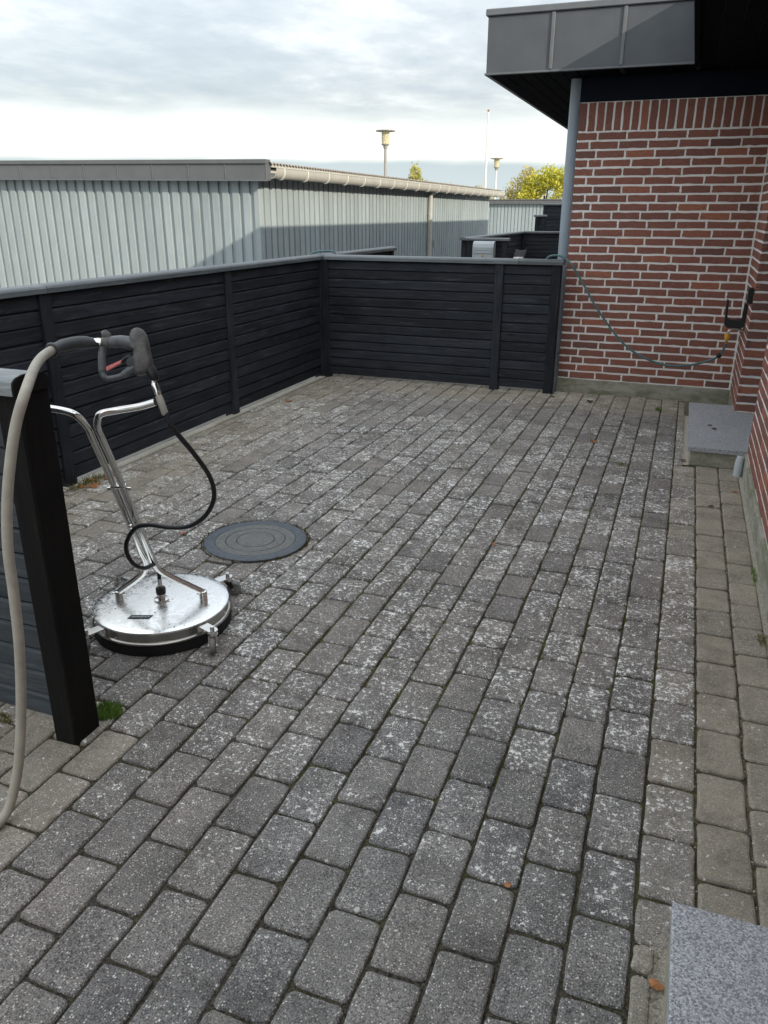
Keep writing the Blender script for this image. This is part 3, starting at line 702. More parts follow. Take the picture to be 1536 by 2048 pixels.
BR = thing('hose_bracket', (.42, 7.0, .75), 'black plastic hose bracket on the brick wall above the tap', 'bracket')
one('back_plate', lambda b: b.cbox((.462, 6.99, .76), (.488, 7.07, .915), .008), 'plastic_black', BR)
one('front_lip', lambda b: b.prism([(.335, .745), (.352, .745), (.345, .935), (.335, .94), (.328, .935)], lambda u, v, t: (u, t, v), 6.99, 7.065), 'plastic_black', BR)
one('trough', lambda b: b.prism([(.335, .743), (.36, .722), (.465, .722), (.485, .743), (.485, .80), (.462, .80), (.44, .785), (.375, .785), (.352, .80), (.335, .80)], lambda u, v, t: (u, t, v), 6.985, 7.07), 'plastic_black', BR)
TP = thing('garden_tap', (.43, 7.02, .69), 'metal tap with a yellow hose coupling under the bracket', 'tap')
one('spout', lambda b: b.tube(spline([(.489, 7.02, .70), (.44, 7.02, .712), (.40, 7.02, .712), (.378, 7.02, .69), (.374, 7.02, .66)], 4), .011, 10), 'tap_metal', TP, True)
one('coupling', lambda b: b.lathe([(.0, .035), (.020, .035), (.022, .02), (.022, .0), (.016, -.004), (.015, -.02), (.0, -.02)], (.373, 7.02, .638), 14), 'yellow_plastic', TP, True)
one('connector', lambda b: b.cyl((.373, 7.02, .62), (.371, 7.022, .592), .011), 'brass', TP, True)
WB = thing('wall_box', (.47, 6.69, 1.0), 'small flat black box on the brick wall above the hose bracket', 'box')
one('housing', lambda b: b.cbox((.452, 6.635, .950), (.489, 6.74, 1.062), .004), 'plastic_black', WB)

# ------------------------------------------------------------------ surface cleaner
A = Vector((.937, .348, 0)); PERP = Vector((-.348, .937, 0)); C0 = Vector((-1.846, 2.356, 0))
CAMP = Vector((0, 0, H))
def far(p, k=1.0277): return CAMP + (Vector(p) - CAMP) * k
SC = thing('surface_cleaner', C0, 'round stainless steel surface cleaner with castors and a forked tube handle', 'surface cleaner')
lid = one('lid', lambda b: b.lathe([(.0001, .1025), (.12, .1022), (.24, .1008), (.262, .0992), (.2685, .096), (.2697, .090), (.2660, .089)], C0, 96), 'lid_steel', SC, True)
one('housing', lambda b: b.lathe([(.2650, .0895), (.2658, .089), (.2658, .056), (.272, .054), (.2750, .051), (.2750, .046), (.2700, .044)], C0, 96), 'side_steel', SC, True)
one('brush_skirt', lambda b: b.lathe([(.2690, .0445), (.2725, .043), (.2760, .024), (.2745, .003), (.262, .003), (.260, .044)], C0, 120), 'brush', SC, True)
for k in range(10):
    a = R(12 + 36 * k); dr = Vector((math.cos(a), math.sin(a), 0))
    one('rivet', lambda b: b.lathe([(.0045, 0), (.0035, .0025), (.0001, .003)], C0 + dr * .2657 + Vector((0, 0, .062)), 8, dr), 'steel', lid)
for k, ang in enumerate((-21, 69, 159, 249)):
    a = R(ang); dr = Vector((math.cos(a), math.sin(a), 0)); tn = Vector((-dr.y, dr.x, 0)); roll = dr if k != 1 else dr
    def P3(r_, t_, z): return C0 + dr * r_ + tn * t_ + Vector((0, 0, z))
    def arm(b):
        w_ = .021; outl = [(.2655, -w_), (.335, -w_)] + [(.335 + w_ * math.sin(R(q)), -w_ * math.cos(R(q))) for q in range(30, 180, 30)] + [(.335, w_), (.2655, w_)]
        b.prism(outl, lambda u, v, t: P3(u, v, t), .0845, .0885)
        b.hexa([P3(q, t_, z) for z in (.057, .0843) for q, t_ in ((.2661, -w_), (.2692, -w_), (.2692, w_), (.2661, w_))])
    ar = one('caster_arm', arm, 'steel', SC)
    one('bolt', lambda b: b.cyl(P3(.335, 0, .0885), P3(.335, 0, .103), .0085, seg=12), 'steel', ar, True)
    fd = Vector(((.45, -.89, 0), (.95, .30, 0), (-.6, .8, 0), (-.3, -.95, 0))[k]).normalized(); fs_ = Vector((-fd.y, fd.x, 0)); top_ = P3(.335, 0, 0); hub = top_ + fd * .024
    def fork(b):
        b.lathe([(.0001, .0843), (.016, .0843), (.020, .081), (.020, .077), (.017, .0765), (.017, .073), (.020, .0725), (.020, .068), (.0001, .0675)], top_, 18)
        for s_ in (-1, 1):
            b.prism([(-.016, .0675), (.018, .0675), (.031, .034), (.028, .025), (.020, .025), (.015, .034)][::s_], lambda u, v, t: top_ + fd * u + fs_ * (s_ * (.0125 + t)) + Vector((0, 0, v)), 0, .0028)
        q = [top_ + fd * u + fs_ * v + Vector((0, 0, z)) for z in (.0652, .0676) for u, v in ((-.016, -.0153), (.018, -.0153), (.018, .0153), (-.016, .0153))]; b.hexa(q)
    one('caster_fork', fork, 'steel', SC)
    wh = one('caster_wheel', lambda b: b.lathe([(.0001, -.008), (.018, -.008), (.020, -.0105), (.027, -.0105), (.0305, -.007), (.0315, 0), (.0305, .007), (.027, .0105), (.020, .0105), (.018, .008), (.0001, .008)], hub + Vector((0, 0, .0320)), 28, fs_), 'wheel_grey', SC, True)
    one('hub_cap', lambda b: b.cyl(hub + fs_ * -.017 + Vector((0, 0, .032)), hub + fs_ * .017 + Vector((0, 0, .032)), .0075, seg=10), 'steel', wh, True)
# handle: two tubes hinged on lugs, running up side by side and bending out to the grips
Mj = far((-1.771, 2.221, .325)); J = far((-1.630, 1.842, .983)); Jo = far((-1.683, 1.987, .738))
ldir = (J - Mj).normalized()
for s_ in (-1, 1):
    lg = C0 + A * (s_ * .172) + Vector((0, 0, -.04))
    L_ = one('lug', lambda b: b.lathe([(.0, .141), (.0165, .141), (.0165, .182), (.0135, .184), (.0, .184)], lg, 16), 'steel', SC, True)
    one('pivot_bolt', lambda b: b.cyl(lg - PERP * .0 + A * -.026 + Vector((0, 0, .170)), lg + A * .026 + Vector((0, 0, .170)), .0048, seg=8), 'steel', L_, True)
    off = A * (s_ * .0150)
    low = [lg + Vector((0, 0, .176)), lg + Vector((0, 0, .176)) + (Mj - Vector((0, 0, .0)) - lg - Vector((0, 0, .176))) * .12, lg * .22 + Mj * .78 + Vector((0, 0, .033)) + off * .3, Mj + off + ldir * .03, Mj + off + ldir * .10]
    one('handle_leg', lambda b: b.tube(spline(low, 7) + [Jo + off], [.009] * 1 + [.0128] * (len(spline(low, 7))), 14), 'steel', SC, True)
    sgn = s_; end = J + A * (s_ * .205) + Vector((0, 0, .072))
    pts = [Jo + off - ldir * .06, Jo + off + ldir * .05, J + off - ldir * .06, J + off - ldir * .015, J + off + ldir * .022 + A * s_ * .010, J + ldir * .040 + A * (s_ * .042) + Vector((0, 0, .006)), J + A * (s_ * .085) + Vector((0, 0, .046)), end - A * s_ * .05 - Vector((0, 0, .014)), end]
    one('handle_bar', lambda b: b.tube(spline(pts, 7), .0112, 14), 'steel', SC, True)
    one('clamp_bolt', lambda b: b.lathe([(.0001, 0), (.0055, 0), (.0055, .012), (.0001, .013)], Jo + off * 1.9 + ldir * -.02, 8, A * s_), 'steel', SC, True)
one('brace', lambda b: b.tube([Jo - A * .024 - ldir * .012 + CF * -.01, Jo + A * .024 - ldir * .012 + CF * -.01], .006, 10), 'steel', SC, True)
one('hose_clip', lambda b: b.lathe([(.0165, -.004), (.0195, -.004), (.0195, .004), (.0165, .004)], far((-1.712, 2.062, .555)), 18, (.35, .8, .45), True), 'steel', SC, True)
sv = one('swivel', lambda b: b.lathe([(.0, .142), (.030, .142), (.030, .148), (.015, .149), (.015, .166), (.019, .167), (.019, .172), (.0, .172)], C0 - Vector((0, 0, .04)), 24), 'steel', SC, True)
one('knurled_nut', lambda b: b.lathe([(.0, .172), (.0185, .172), (.020, .176), (.020, .194), (.0175, .199), (.0, .199)], C0 - Vector((0, 0, .04)), 20), 'plastic_black', SC, False)
one('hose_end', lambda b: b.cyl(C0 + Vector((0, 0, .159)), C0 + Vector((.003, -.003, .200)), .0088), 'steel', SC, True)
bh = [(-1.404, 1.909, 1.018), (-1.388, 1.915, .975), (-1.360, 1.972, .881), (-1.350, 2.030, .790), (-1.362, 2.061, .710), (-1.412, 2.080, .634), (-1.480, 2.080, .585), (-1.549, 2.062, .576), (-1.620, 2.049, .580), (-1.676, 2.044, .563), (-1.711, 2.034, .516), (-1.726, 2.041, .463), (-1.724, 2.066, .408), (-1.718, 2.112, .372), (-1.738, 2.185, .350), (-1.776, 2.258, .315), (-1.793, 2.288, .270), (-1.797, 2.293, .235)]
one('pressure_hose', lambda b: b.tube(spline([far(q) for q in bh], 6), .0082, 10), 'hose_black', SC, True)
# sticker: dark slanted plate with a line of pale slanted lettering
sd_ = C0 + Vector((0, 0, .1024)) + A * -.045 - PERP * .148
def stk(b):
    q = lambda u, v: sd_ + A * u + PERP * v
    b.hexa([q(-.047, -.014), q(.038, -.014), q(.047, .014), q(-.038, .014), *[q(u, v) + Vector((0, 0, .0012)) for u, v in ((-.047, -.014), (.038, -.014), (.047, .014), (-.038, .014))]])
stp = one('sticker', stk, 'sticker', lid)
def letters(b):
    q = lambda u, v: sd_ + A * (u + v * .45) + PERP * v + Vector((0, 0, .0016)); random.seed(5); u = -.032
    while u < .032:
        wd = random.uniform(.0018, .0034); hh = random.choice((.0036, .0046))
        b.add([q(u, -hh), q(u + wd, -hh), q(u + wd, hh), q(u, hh)], [(0, 1, 2, 3)])
        if random.random() < .7: b.add([q(u, hh - .002), q(u + wd + .003, hh - .002), q(u + wd + .003, hh), q(u, hh)], [(0, 1, 2, 3)])
        u += wd + random.uniform(.0022, .004)
one('lettering', letters, 'white_print', stp)

# spray gun, in its own plane
GO = far((-1.5369, 1.9336, 1.1993)); MPP = .001495 * 1.0277
def G(x_, y_, d_=0.0): return GO + CR * ((x_ - 256) * MPP) + CU * ((700 - y_) * MPP) - CF * d_
SG = thing('spray_gun', G(285, 720), 'worn grey pressure spray gun with a red trigger hooked on the handle', 'spray gun')
body = [(262, 668), (265, 661), (271, 657), (278, 656), (285, 659), (291, 666), (295, 678), (299, 697), (304, 719), (304, 735), (296, 747), (284, 750), (274, 751), (270, 742), (269, 720), (269, 698), (262, 694), (259, 682)]
def gbody(b):
    cx, cy = 281, 705
    def ringp(k, d_): return [G(cx + (x_ - cx) * k, cy + (y_ - cy) * k, d_) for x_, y_ in body]
    lv = [(.5, -.0215), (.80, -.0195), (.93, -.0165), (.99, -.011), (1.0, -.005), (1.0, .005), (.99, .011), (.93, .0165), (.80, .0195), (.5, .0215)]; vs = []; kk = len(body)
    for k, d_ in lv: vs += ringp(k, d_)
    fs = [[i + r_ * kk, (i + 1) % kk + r_ * kk, (i + 1) % kk + (r_ + 1) * kk, i + (r_ + 1) * kk] for r_ in range(9) for i in range(kk)]
    fs += [list(range(kk))[::-1], list(range(9 * kk, 10 * kk))]
    b.add(vs, [f[::-1] for f in fs])
gb = one('body', gbody, 'gun_brown', SG, True)
for (x_, y_) in ((282, 668), (278, 702), (292, 733), (274, 747)): one('screw', lambda b: b.lathe([(.0032, 0), (.003, .001), (.0001, .0008)], G(x_, y_, .0185), 8, -CF), 'plastic_black', gb)
one('grip', lambda b: b.tube(spline([G(214, 685), G(226, 684), G(242, 683), G(256, 685), G(270, 688)], 4), [.0175] * 4 + [.0185] * 4 + [.0195] * 4 + [.0205] * 5, 16), 'gun_grey', SG, True)
one('rear_collar', lambda b: (b.tube([G(205, 684), G(219, 685)], [.016, .019], 14), b.tube([G(205, 669), G(209, 668), G(214, 672), G(217, 680)], [.010, .0145, .0145, .010], 12)), 'gun_brown', SG, True)
one('inlet_nut', lambda b: (b.tube([G(193, 683), G(204, 684.5)], .0125, 6), b.tube([G(189, 683), G(194, 683)], .0105, 16)), 'steel', SG)
one('trigger_guard', lambda b: b.tube(spline([G(206, 694), G(204, 710), G(204, 732), G(206, 748), G(213, 756.5), G(231, 755), G(247, 749.5), G(258, 741), G(272, 733)], 5), [.0118] * 14 + [.0095] * 6 + [.0082] * 10 + [.011] * 11, 12, True), 'gun_grey', SG, True)
tr = one('trigger', lambda b: (b.hexa([G(214, 742, -.006), G(242, 727, -.006), G(245, 720, -.006), G(213, 734, -.006), G(214, 742, .006), G(242, 727, .006), G(245, 720, .006), G(213, 734, .006)]),), 'trigger_red', SG)
one('trigger_lever', lambda b: (b.tube([G(243, 723), G(252, 715), G(262, 713)], [.0055, .0055, .007], 10), b.lathe([(.016, -.010), (.019, 0), (.016, .010), (.0001, .011)], G(265, 725), 18, -CF)), 'plastic_black', SG, True)
one('outlet', lambda b: b.tube([G(297, 735), G(306, 748), G(309, 758), G(309.5, 762)], [.0175, .0165, .0145, .009], 16), 'plastic_black', SG, True)
one('coupling', lambda b: (b.tube([G(306.5, 760), G(308, 768)], .0075, 12), b.tube([G(308, 767), G(309, 771), G(315, 784)], [.0105, .0115, .0105], 14), b.tube([G(314.5, 783), G(316, 788), G(318, 793)], [.0118, .0118, .010], 14)), 'steel', SG, True)
one('hose_sleeve', lambda b: b.tube([G(317.5, 792), G(320, 799), G(330, 827), G(332, 829)], [.0105, .0112, .0108, .008], 14), 'galvanised', SG, True)
# supply hose
wh_ = [(-1.632, 1.906, 1.219), (-1.666, 1.861, 1.223), (-1.681, 1.783, 1.214), (-1.639, 1.674, 1.196), (-1.537, 1.516, 1.156), (-1.533, 1.465, 1.084), (-1.534, 1.426, .990), (-1.536, 1.397, .892), (-1.534, 1.373, .778), (-1.528, 1.360, .657), (-1.529, 1.348, .515), (-1.544, 1.337, .363), (-1.551, 1.309, .217), (-1.564, 1.279, .101), (-1.577, 1.233, .022), (-1.60, 1.15, .0135), (-1.68, 1.06, .0135), (-1.9, .95, .0135), (-2.4, .9, .0135)]
SH = thing('supply_hose', (-1.577, 1.233, 0), 'beige pressure hose arching from the spray gun down to the paving', 'hose')
wh_[:4] = [far(q, k) for q, k in zip(wh_, (1.0277, 1.0277, 1.024, 1.012))]
sp = spline(wh_, 8)
one('hose', lambda b: b.tube(sp[12:], .0135, 14), 'hose_beige', SH, True)
sl = sp[:17]; one('bend_sleeve', lambda b: b.tube([G(193, 683.5)] + sl, [.0165] * 4 + [.0195] * (len(sl) - 7) + [.0175, .017, .0175, .0165][:4], 16), 'sleeve', SH, True)
one('sleeve_rim', lambda b: b.lathe([(.0150, -.007), (.0205, -.006), (.022, 0), (.0205, .006), (.0150, .007)], sp[16], 20, sp[17] - sp[15]), 'sleeve', SH, True)

# ------------------------------------------------------------------ the grey shed behind the fence
SX, SY, SYE, SXE = -5.319, 9.628, 22.6, -11.6
SHED = thing('wooden_shed', (SX, SY, 0), 'long grey boarded shed behind the left fence with a gutter and corrugated roof', 'shed', 'grey boarded sheds')
def rise(x_): return .0135 * (SX - x_)
one('back_boarding', lambda b: (b.box((SXE, SY + .022, 0), (SX - .022, SYE, 2.02)),), 'shed_wood_z', SHED)
x = SX - .055
one('corner_board', lambda b: b.cbox((SX - .075, SY - .004, 0), (SX + .0, SY + .021, 1.99), .003), 'shed_wood_z', SHED)
x = SX - .185
while x > SXE:
    one('board', lambda b: b.cbox((x - .050, SY - .007, 0), (x + .050, SY + .0215, 2.0 + rise(x)), .003), 'shed_wood_z', SHED); x -= .155
y = SY + .06
one('corner_board', lambda b: b.cbox((SX - .0215, SY + .0215, 0), (SX, SY + .10, 1.99), .003), 'shed_wood_z', SHED)
y = SY + .215
while y < SYE - .05:
    one('board', lambda b: b.cbox((SX - .0215, y - .060, 0), (SX, y + .060, 2.01), .003), 'shed_wood_z', SHED); y += .172
YG = SY - .135; XGE = -5.13
xs = [XGE] + [-5.71 - .5575 * k for k in range(11)]
for a, e in zip(xs[:-1], xs[1:]):
    def fp(b, a=a, e=e):
        lo0, lo1 = 1.972 + rise(a), 1.972 + rise(e); h0, h1 = 2.160 + rise(a), 2.160 + rise(e)
        b.hexa([(e + .003, YG, lo1), (a - .003, YG, lo0), (a - .003, YG + .012, lo0), (e + .003, YG + .012, lo1), (e + .003, YG, h1), (a - .003, YG, h0), (a - .003, YG + .012, h0), (e + .003, YG + .012, h1)])
    P = one('fascia_panel', fp, 'shed_fascia', SHED)
    if a < XGE - .1:
        one('joint_strip', lambda b: b.cbox((a - .010, YG - .008, 1.975 + rise(a)), (a + .010, YG - .0005, 2.158 + rise(a)), .002), 'shed_fascia', P)
def sheared(b, z0_, z1_, ya, yb):
    a, e = XGE + .012, xs[-1]
    b.hexa([(e, ya, z0_ + rise(e)), (a, ya, z0_ + rise(a)), (a, yb, z0_ + rise(a)), (e, yb, z0_ + rise(e)), (e, ya, z1_ + rise(e)), (a, ya, z1_ + rise(a)), (a, yb, z1_ + rise(a)), (e, yb, z1_ + rise(e))])
one('flashing', lambda b: sheared(b, 2.1605, 2.208, YG - .022, YG + .08), 'shed_fascia', SHED)
one('drip_edge', lambda b: sheared(b, 1.955, 1.9715, YG - .014, YG + .02), 'zinc_seam', SHED)
one('soffit', lambda b: sheared(b, 1.980, 2.010, YG + .021, SY - .0), 'shed_fascia', SHED)
one('end_plate', lambda b: b.cbox((XGE - .001, YG - .004, 1.960), (XGE + .010, YG + .115, 2.205), .002), 'shed_fascia', SHED)
def corr(b):
    y = YG + .06; k = 0; pr = []
    while y < SYE + .4:
        for q in range(6): pr.append((y + .0146 * q, .011 * math.cos(2 * math.pi * q / 6)))
        y += .0876
    n_ = len(pr)
    vs = [(SX + .235, a, 2.166 + c - .0135 * .0) for a, c in pr] + [(SXE, a, 2.166 + rise(SXE) + c) for a, c in pr]
    vs += [(SX + .235, a, 2.156 + c) for a, c in pr]
    b.add(vs, [[i, i + n_, i + n_ + 1, i + 1] for i in range(n_ - 1)] + [[i, i + 1, 2 * n_ + i + 1, 2 * n_ + i] for i in range(n_ - 1)])
one('corrugated_roof', corr, 'eternit', SHED)
one('roof_edge', lambda b: b.cbox((SX + .175, YG + .118, 2.118), (SX + .215, SYE + .35, 2.150), .003), 'gutter', SHED)
one('eave', lambda b: b.box((SX + .0, YG + .12, 2.00), (SX + .13, SYE + .3, 2.10)), 'shed_fascia', SHED)
def gut(b):
    prof = [(SX + .135 + .075 + .075 * math.cos(R(a)), 2.108 + .122 * math.sin(R(a))) for a in range(180, 361, 20)] + [(SX + .292, 2.112), (SX + .290, 2.122), (SX + .280, 2.12)] + [(SX + .21 + .070 * math.cos(R(a)), 2.11 + .115 * math.sin(R(a))) for a in range(350, 185, -20)]
    b.prism(prof[::-1], lambda u, v, t: (u, t, v), YG + .118, SYE + .55)
gt = one('gutter', gut, 'gutter', SHED, True)
y = 9.80
while y < SYE + .4:
    one('gutter_bracket', lambda b: b.prism([(SX + .21 + rr * math.cos(R(a)), 2.109 + rr * 1.58 * math.sin(R(a))) for rr, rg in ((.086, range(190, 361, 17)), (.0765, range(360, 189, -17))) for a in rg], lambda u, v, t: (u, y + t - (v - 2.1) * .35, v), 0, .026), 'bracket_light', gt); y += .70
dpp = one('downpipe', lambda b: b.tube([(SX + .20, 16.9, 2.02), (SX + .06, 16.9, 1.93), (SX + .055, 16.9, 0)], .048, 14), 'gutter', SHED, True)
one('pipe_clip', lambda b: b.lathe([(.049, 0), (.054, .002), (.054, .028), (.049, .03)], (SX + .055, 16.9, 1.55), 14), 'gutter', dpp)
one('outdoor_tap', lambda b: (b.cyl((SX + .0, 17.15, .95), (SX + .08, 17.15, .95), .018), b.cyl((SX + .07, 17.15, .87), (SX + .07, 17.15, 1.03), .014)), 'galvanised', SHED)

# far shed
FY, FX0, FX1 = 36.0, -9.2, 1.0
FS = thing('wooden_shed', (-6, FY, 0), 'far pale grey boarded shed beyond the neighbouring patios', 'shed', 'grey boarded sheds')
one('back_boarding', lambda b: b.box((FX0, FY + .022, 0), (FX1, FY + 6, 2.0)), 'shed_wood_z', FS)
x = FX0 + .06
while x < -3.5:
    one('board', lambda b: b.cbox((x - .055, FY, 0), (x + .055, FY + .0215, 1.96), .003), 'shed_wood_z', FS); x += .155
x = FX0 - .15
while x < -3:
    one('fascia_panel', lambda b: b.cbox((x, FY - .15, 1.952), (x + .545, FY - .135, 2.10), .002), 'shed_fascia', FS); x += .55
one('flashing', lambda b: b.cbox((FX0 - .17, FY - .17, 2.101), (FX1, FY - .05, 2.14), .004), 'shed_fascia', FS)
one('roof', lambda b: b.box((FX0 - .15, FY - .134, 1.99), (FX1, FY + 6.1, 2.10)), 'eternit', FS)

# neighbouring patios
fence('slat_fence', (-3.60, 13.5), (-3.66, 18.9), (1, 0), [.1, 1.9, 3.6, 5.3], 'black slat fence running along the left of the neighbouring patio', seams=[1.9, 3.6])
fence('slat_fence', (-3.52, 13.46), (-2.83, 13.46), (0, -1), [.05, .64], 'short black fence stub behind the mailbox', seams=[])
fence('slat_fence', (-3.66, 18.9), (-1.35, 18.9), (0, -1), [.05, 1.8, 2.26], 'black slat fence across the back of the neighbouring patio', seams=[1.2])
fence('slat_fence', (-3.76, 22.0), (-1.35, 22.0), (0, -1), [.06, 1.7, 2.36], 'tall black fence in the distance in front of the far shed', h=1.82, seams=[])
fence('slat_fence', (-3.62, 20.2), (-3.36, 20.2), (0, -1), [.05, .21], 'low narrow black fence end in front of the tall distant fence', h=1.545, seams=[], pw=.09)
MBX = thing('mailbox', (-3.19, 13.34, .7), 'light grey metal mailbox with a rounded top on the fence stub', 'mailbox')
yf = 13.20
prof = [(yf, .74), (yf + .16, .74), (yf + .16, 1.150), (yf + .085, 1.150), (yf + .045, 1.136), (yf + .018, 1.108), (yf, 1.06)]
one('body', lambda b: b.prism(prof, lambda u, v, t: (t, u, v), -3.365, -3.015), 'mail_metal', MBX)
one('flap', lambda b: b.cbox((-3.345, yf - .010, 1.005), (-3.035, yf - .0005, 1.062), .003), 'mail_metal', MBX)
one('flap', lambda b: b.cbox((-3.345, yf - .014, .962), (-3.035, yf - .0005, .998), .003), 'mail_metal', MBX)
dpn = one('front_panel', lambda b: b.cbox((-3.345, yf - .006, .745), (-3.035, yf - .0005, .955), .003), 'mail_metal', MBX)
one('lock', lambda b: b.lathe([(.017, 0), (.015, .006), (.0001, .008)], (-3.19, yf - .006, .928), 14, (0, -1, 0)), 'brass', dpn)
def mtxt(b):
    random.seed(11); x = -3.32
    while x < -3.06:
        wd = random.uniform(.012, .022); hh = .026 if x < -3.14 else .012
        b.box((x, yf - .0075, .872), (x + wd * .6, yf - .0062, .872 + hh)); b.box((x, yf - .0076, .872 + hh - .008), (x + wd, yf - .0063, .872 + hh + .001)); x += wd + .007
one('lettering', mtxt, 'dark_print', dpn)
GC = thing('garden_chair', (-3.12, 15.6, 0), 'dark garden chair by the neighbouring fence, only its backrest showing', 'chair')
def chb(b):
    P = lambda u, v, t: Vector((-3.12, 15.62, .42)) + Vector((.97, -.22, 0)) * u + Vector((.03, .12, .30)).normalized() * v + Vector((.2, .95, -.2)) * t
    vs = []; n_ = 9
    for t in (0, .022):
        for v in (0, .56):
            for i in range(n_):
                u = -.115 + .23 * i / (n_ - 1); bow = .03 * (1 - (u / .115) ** 2)
                vs.append(P(u - .03 * (1 - v / .56), v - (bow * .6 if v else 0), t + bow))
    fs = []
    for i in range(n_ - 1):
        fs += [[i, i + 1, n_ + i + 1, n_ + i], [2 * n_ + i + 1, 2 * n_ + i, 3 * n_ + i, 3 * n_ + i + 1], [n_ + i, n_ + i + 1, 3 * n_ + i + 1, 3 * n_ + i]]
    fs += [[0, n_, 3 * n_, 2 * n_], [n_ - 1, 2 * n_ + n_ - 1, 3 * n_ + n_ - 1, n_ + n_ - 1]]
    b.add(vs, fs)
one('backrest', chb, 'chair_dark', GC)
one('seat', lambda b: b.cbox((-3.35, 15.2, .40), (-2.90, 15.62, .43), .01), 'chair_dark', GC)
for lx in (-3.33, -2.92):
    for ly in (15.22, 15.6): one('leg', lambda b: b.cyl((lx, ly, -.06), (lx, ly, .40), .012, seg=8), 'galvanised', GC, True)
GT = thing('garden_table', (-2.93, 14.8, 0), 'small pale round garden table behind the back fence', 'table')
one('table_top', lambda b: b.lathe([(.0001, .70), (.09, .70), (.09, .822), (.085, .83), (.0001, .83)], (-2.93, 14.9, 0), 24), 'white_paint', GT, True)
one('leg', lambda b: b.cyl((-2.93, 14.9, -.06), (-2.93, 14.9, .70), .03), 'galvanised', GT, True)

# ------------------------------------------------------------------ lamps, flagpole
def street_lamp(x_, y_, ht, label, white=False):
    T = thing('street_lamp', (x_, y_, 0), label, 'street lamp', 'street lamps along the road behind the sheds')
    pm = 'white_paint' if white else 'galvanised'
    one('pole', lambda b: b.tube([(x_, y_, -.07), (x_, y_, 1.0), (x_, y_, 1.02), (x_, y_, ht - .58)], [.07, .07, .052, .045], 14), pm, T, True)
    one('collar', lambda b: b.lathe([(.046, ht - .60), (.075, ht - .55), (.075, ht - .50), (.12, ht - .48), (.14, ht - .46), (.14, ht - .44), (.0001, ht - .44)], (x_, y_, 0), 20), 'lamp_hat', T, True)
    gl = one('glass', lambda b: b.lathe([(.132, ht - .44), (.136, ht - .06), (.132, ht - .04), (.126, ht - .06), (.122, ht - .43)], (x_, y_, 0), 24, closed=True), 'lamp_glass', T, True)
    one('bulb', lambda b: b.lathe([(.02, ht - .43), (.05, ht - .40), (.06, ht - .30), (.075, ht - .22), (.06, ht - .15), (.0001, ht - .12)], (x_, y_, 0), 16), 'white_paint', T, True)
    one('hat', lambda b: b.lathe([(.0001, ht - .035), (.33, ht - .045), (.345, ht - .03), (.33, ht - .012), (.12, ht + .012), (.0001, ht + .02)], (x_, y_, 0), 32), 'lamp_hat', T, True)
street_lamp(-10.44, 28.12, 4.262, 'nearest street lamp with a flat round hat above the shed roof')
street_lamp(-10.07, 43.86, 4.264, 'middle street lamp standing just past the end of the shed gutter', True)
street_lamp(-10.06, 65.2, 4.299, 'farthest street lamp standing in front of the yellow green bush', True)
FP = thing('flagpole', (-12.96, 53.45, 0), 'slim white flagpole rising behind the shed roof', 'flagpole')
one('pole', lambda b: b.tube([(-12.96, 53.45, -.07), (-12.96, 53.45, 7.5)], [.10, .045], 12), 'white_paint', FP, True)
one('finial', lambda b: b.lathe([(.0001, 7.5), (.06, 7.53), (.075, 7.58), (.05, 7.63), (.0001, 7.65)], (-12.96, 53.45, 0), 12), 'leaf_brown', FP, True)

# ------------------------------------------------------------------ trees
def tree(x_, y_, lobes, leafm, size, count, label, name='tree', droop=0.0, trunk_h=1.5):
    T = thing(name, (x_, y_, 0), label, 'tree' if name == 'tree' else 'bush')
    t = MB(); t.tube([(x_, y_, -.1), (x_ + .05, y_, trunk_h), (x_ - .03, y_ + .03, trunk_h * 1.7)], [.14, .10, .05], 8)
    for (lx, ly, lz, rx, rz) in lobes:
        t.tube(spline([(x_, y_, trunk_h * .6), ((x_ + lx) / 2, (y_ + ly) / 2, (trunk_h * .7 + lz) / 2), (lx, ly, lz), (lx + random.uniform(-.3, .3) * rx, ly, lz + rz * .8)], 3), [.06] * 4 + [.04] * 3 + [.022] * 3, 6)
    put('trunk', t, 'bark', T, True)
    c = MB()
    for (lx, ly, lz, rx, rz) in lobes:
        for k in range(count):
            while True:
                p = Vector((random.uniform(-1, 1), random.uniform(-1, 1), random.uniform(-1, 1)))
                if .25 < p.length < 1: break
            p = p * (.75 + .35 * random.random() ** 2)
            cl_ = math.sin(p.x * 5 + lx) * math.sin(p.y * 5 + ly) * math.sin(p.z * 6)
            if cl_ < -.25 and random.random() < .7: continue
            q = Vector((lx + p.x * rx, ly + p.y * rx, lz + p.z * rz))
            s_ = size * random.uniform(.6, 1.3); n_ = Vector((random.gauss(0, 1), random.gauss(0, 1), random.gauss(0, 1) + .3)).normalized()
            u = n_.orthogonal().normalized(); u.rotate(Matrix.Rotation(random.uniform(0, 6.28), 3, n_)); v = n_.cross(u)
            c.cur = (max(0, min(1, .5 + .45 * cl_ + random.gauss(0, .2))), 0, 0)
            c.add([q - u * s_, q + v * s_ * .55, q + u * s_ * (1 + droop), q - v * s_ * .55], [(0, 1, 2, 3)])
    put('crown', c, leafm, T)
random.seed(21)
tree(-8.4, 49.5, [(-9.4, 49.3, 2.3, .75, .9), (-9.0, 49.5, 3.0, .8, .85), (-8.2, 49.5, 3.45, .9, .8), (-7.3, 49.5, 3.3, 1.0, .9), (-8.6, 48.9, 1.6, 1.1, 1.0), (-7.3, 49.0, 2.0, 1.1, 1.1), (-6.6, 49.5, 2.7, 1.0, 1.0)], 'leaf_yellow_green', .085, 1500, 'dense yellow green bush glowing in the sun behind the far shed', 'bush')
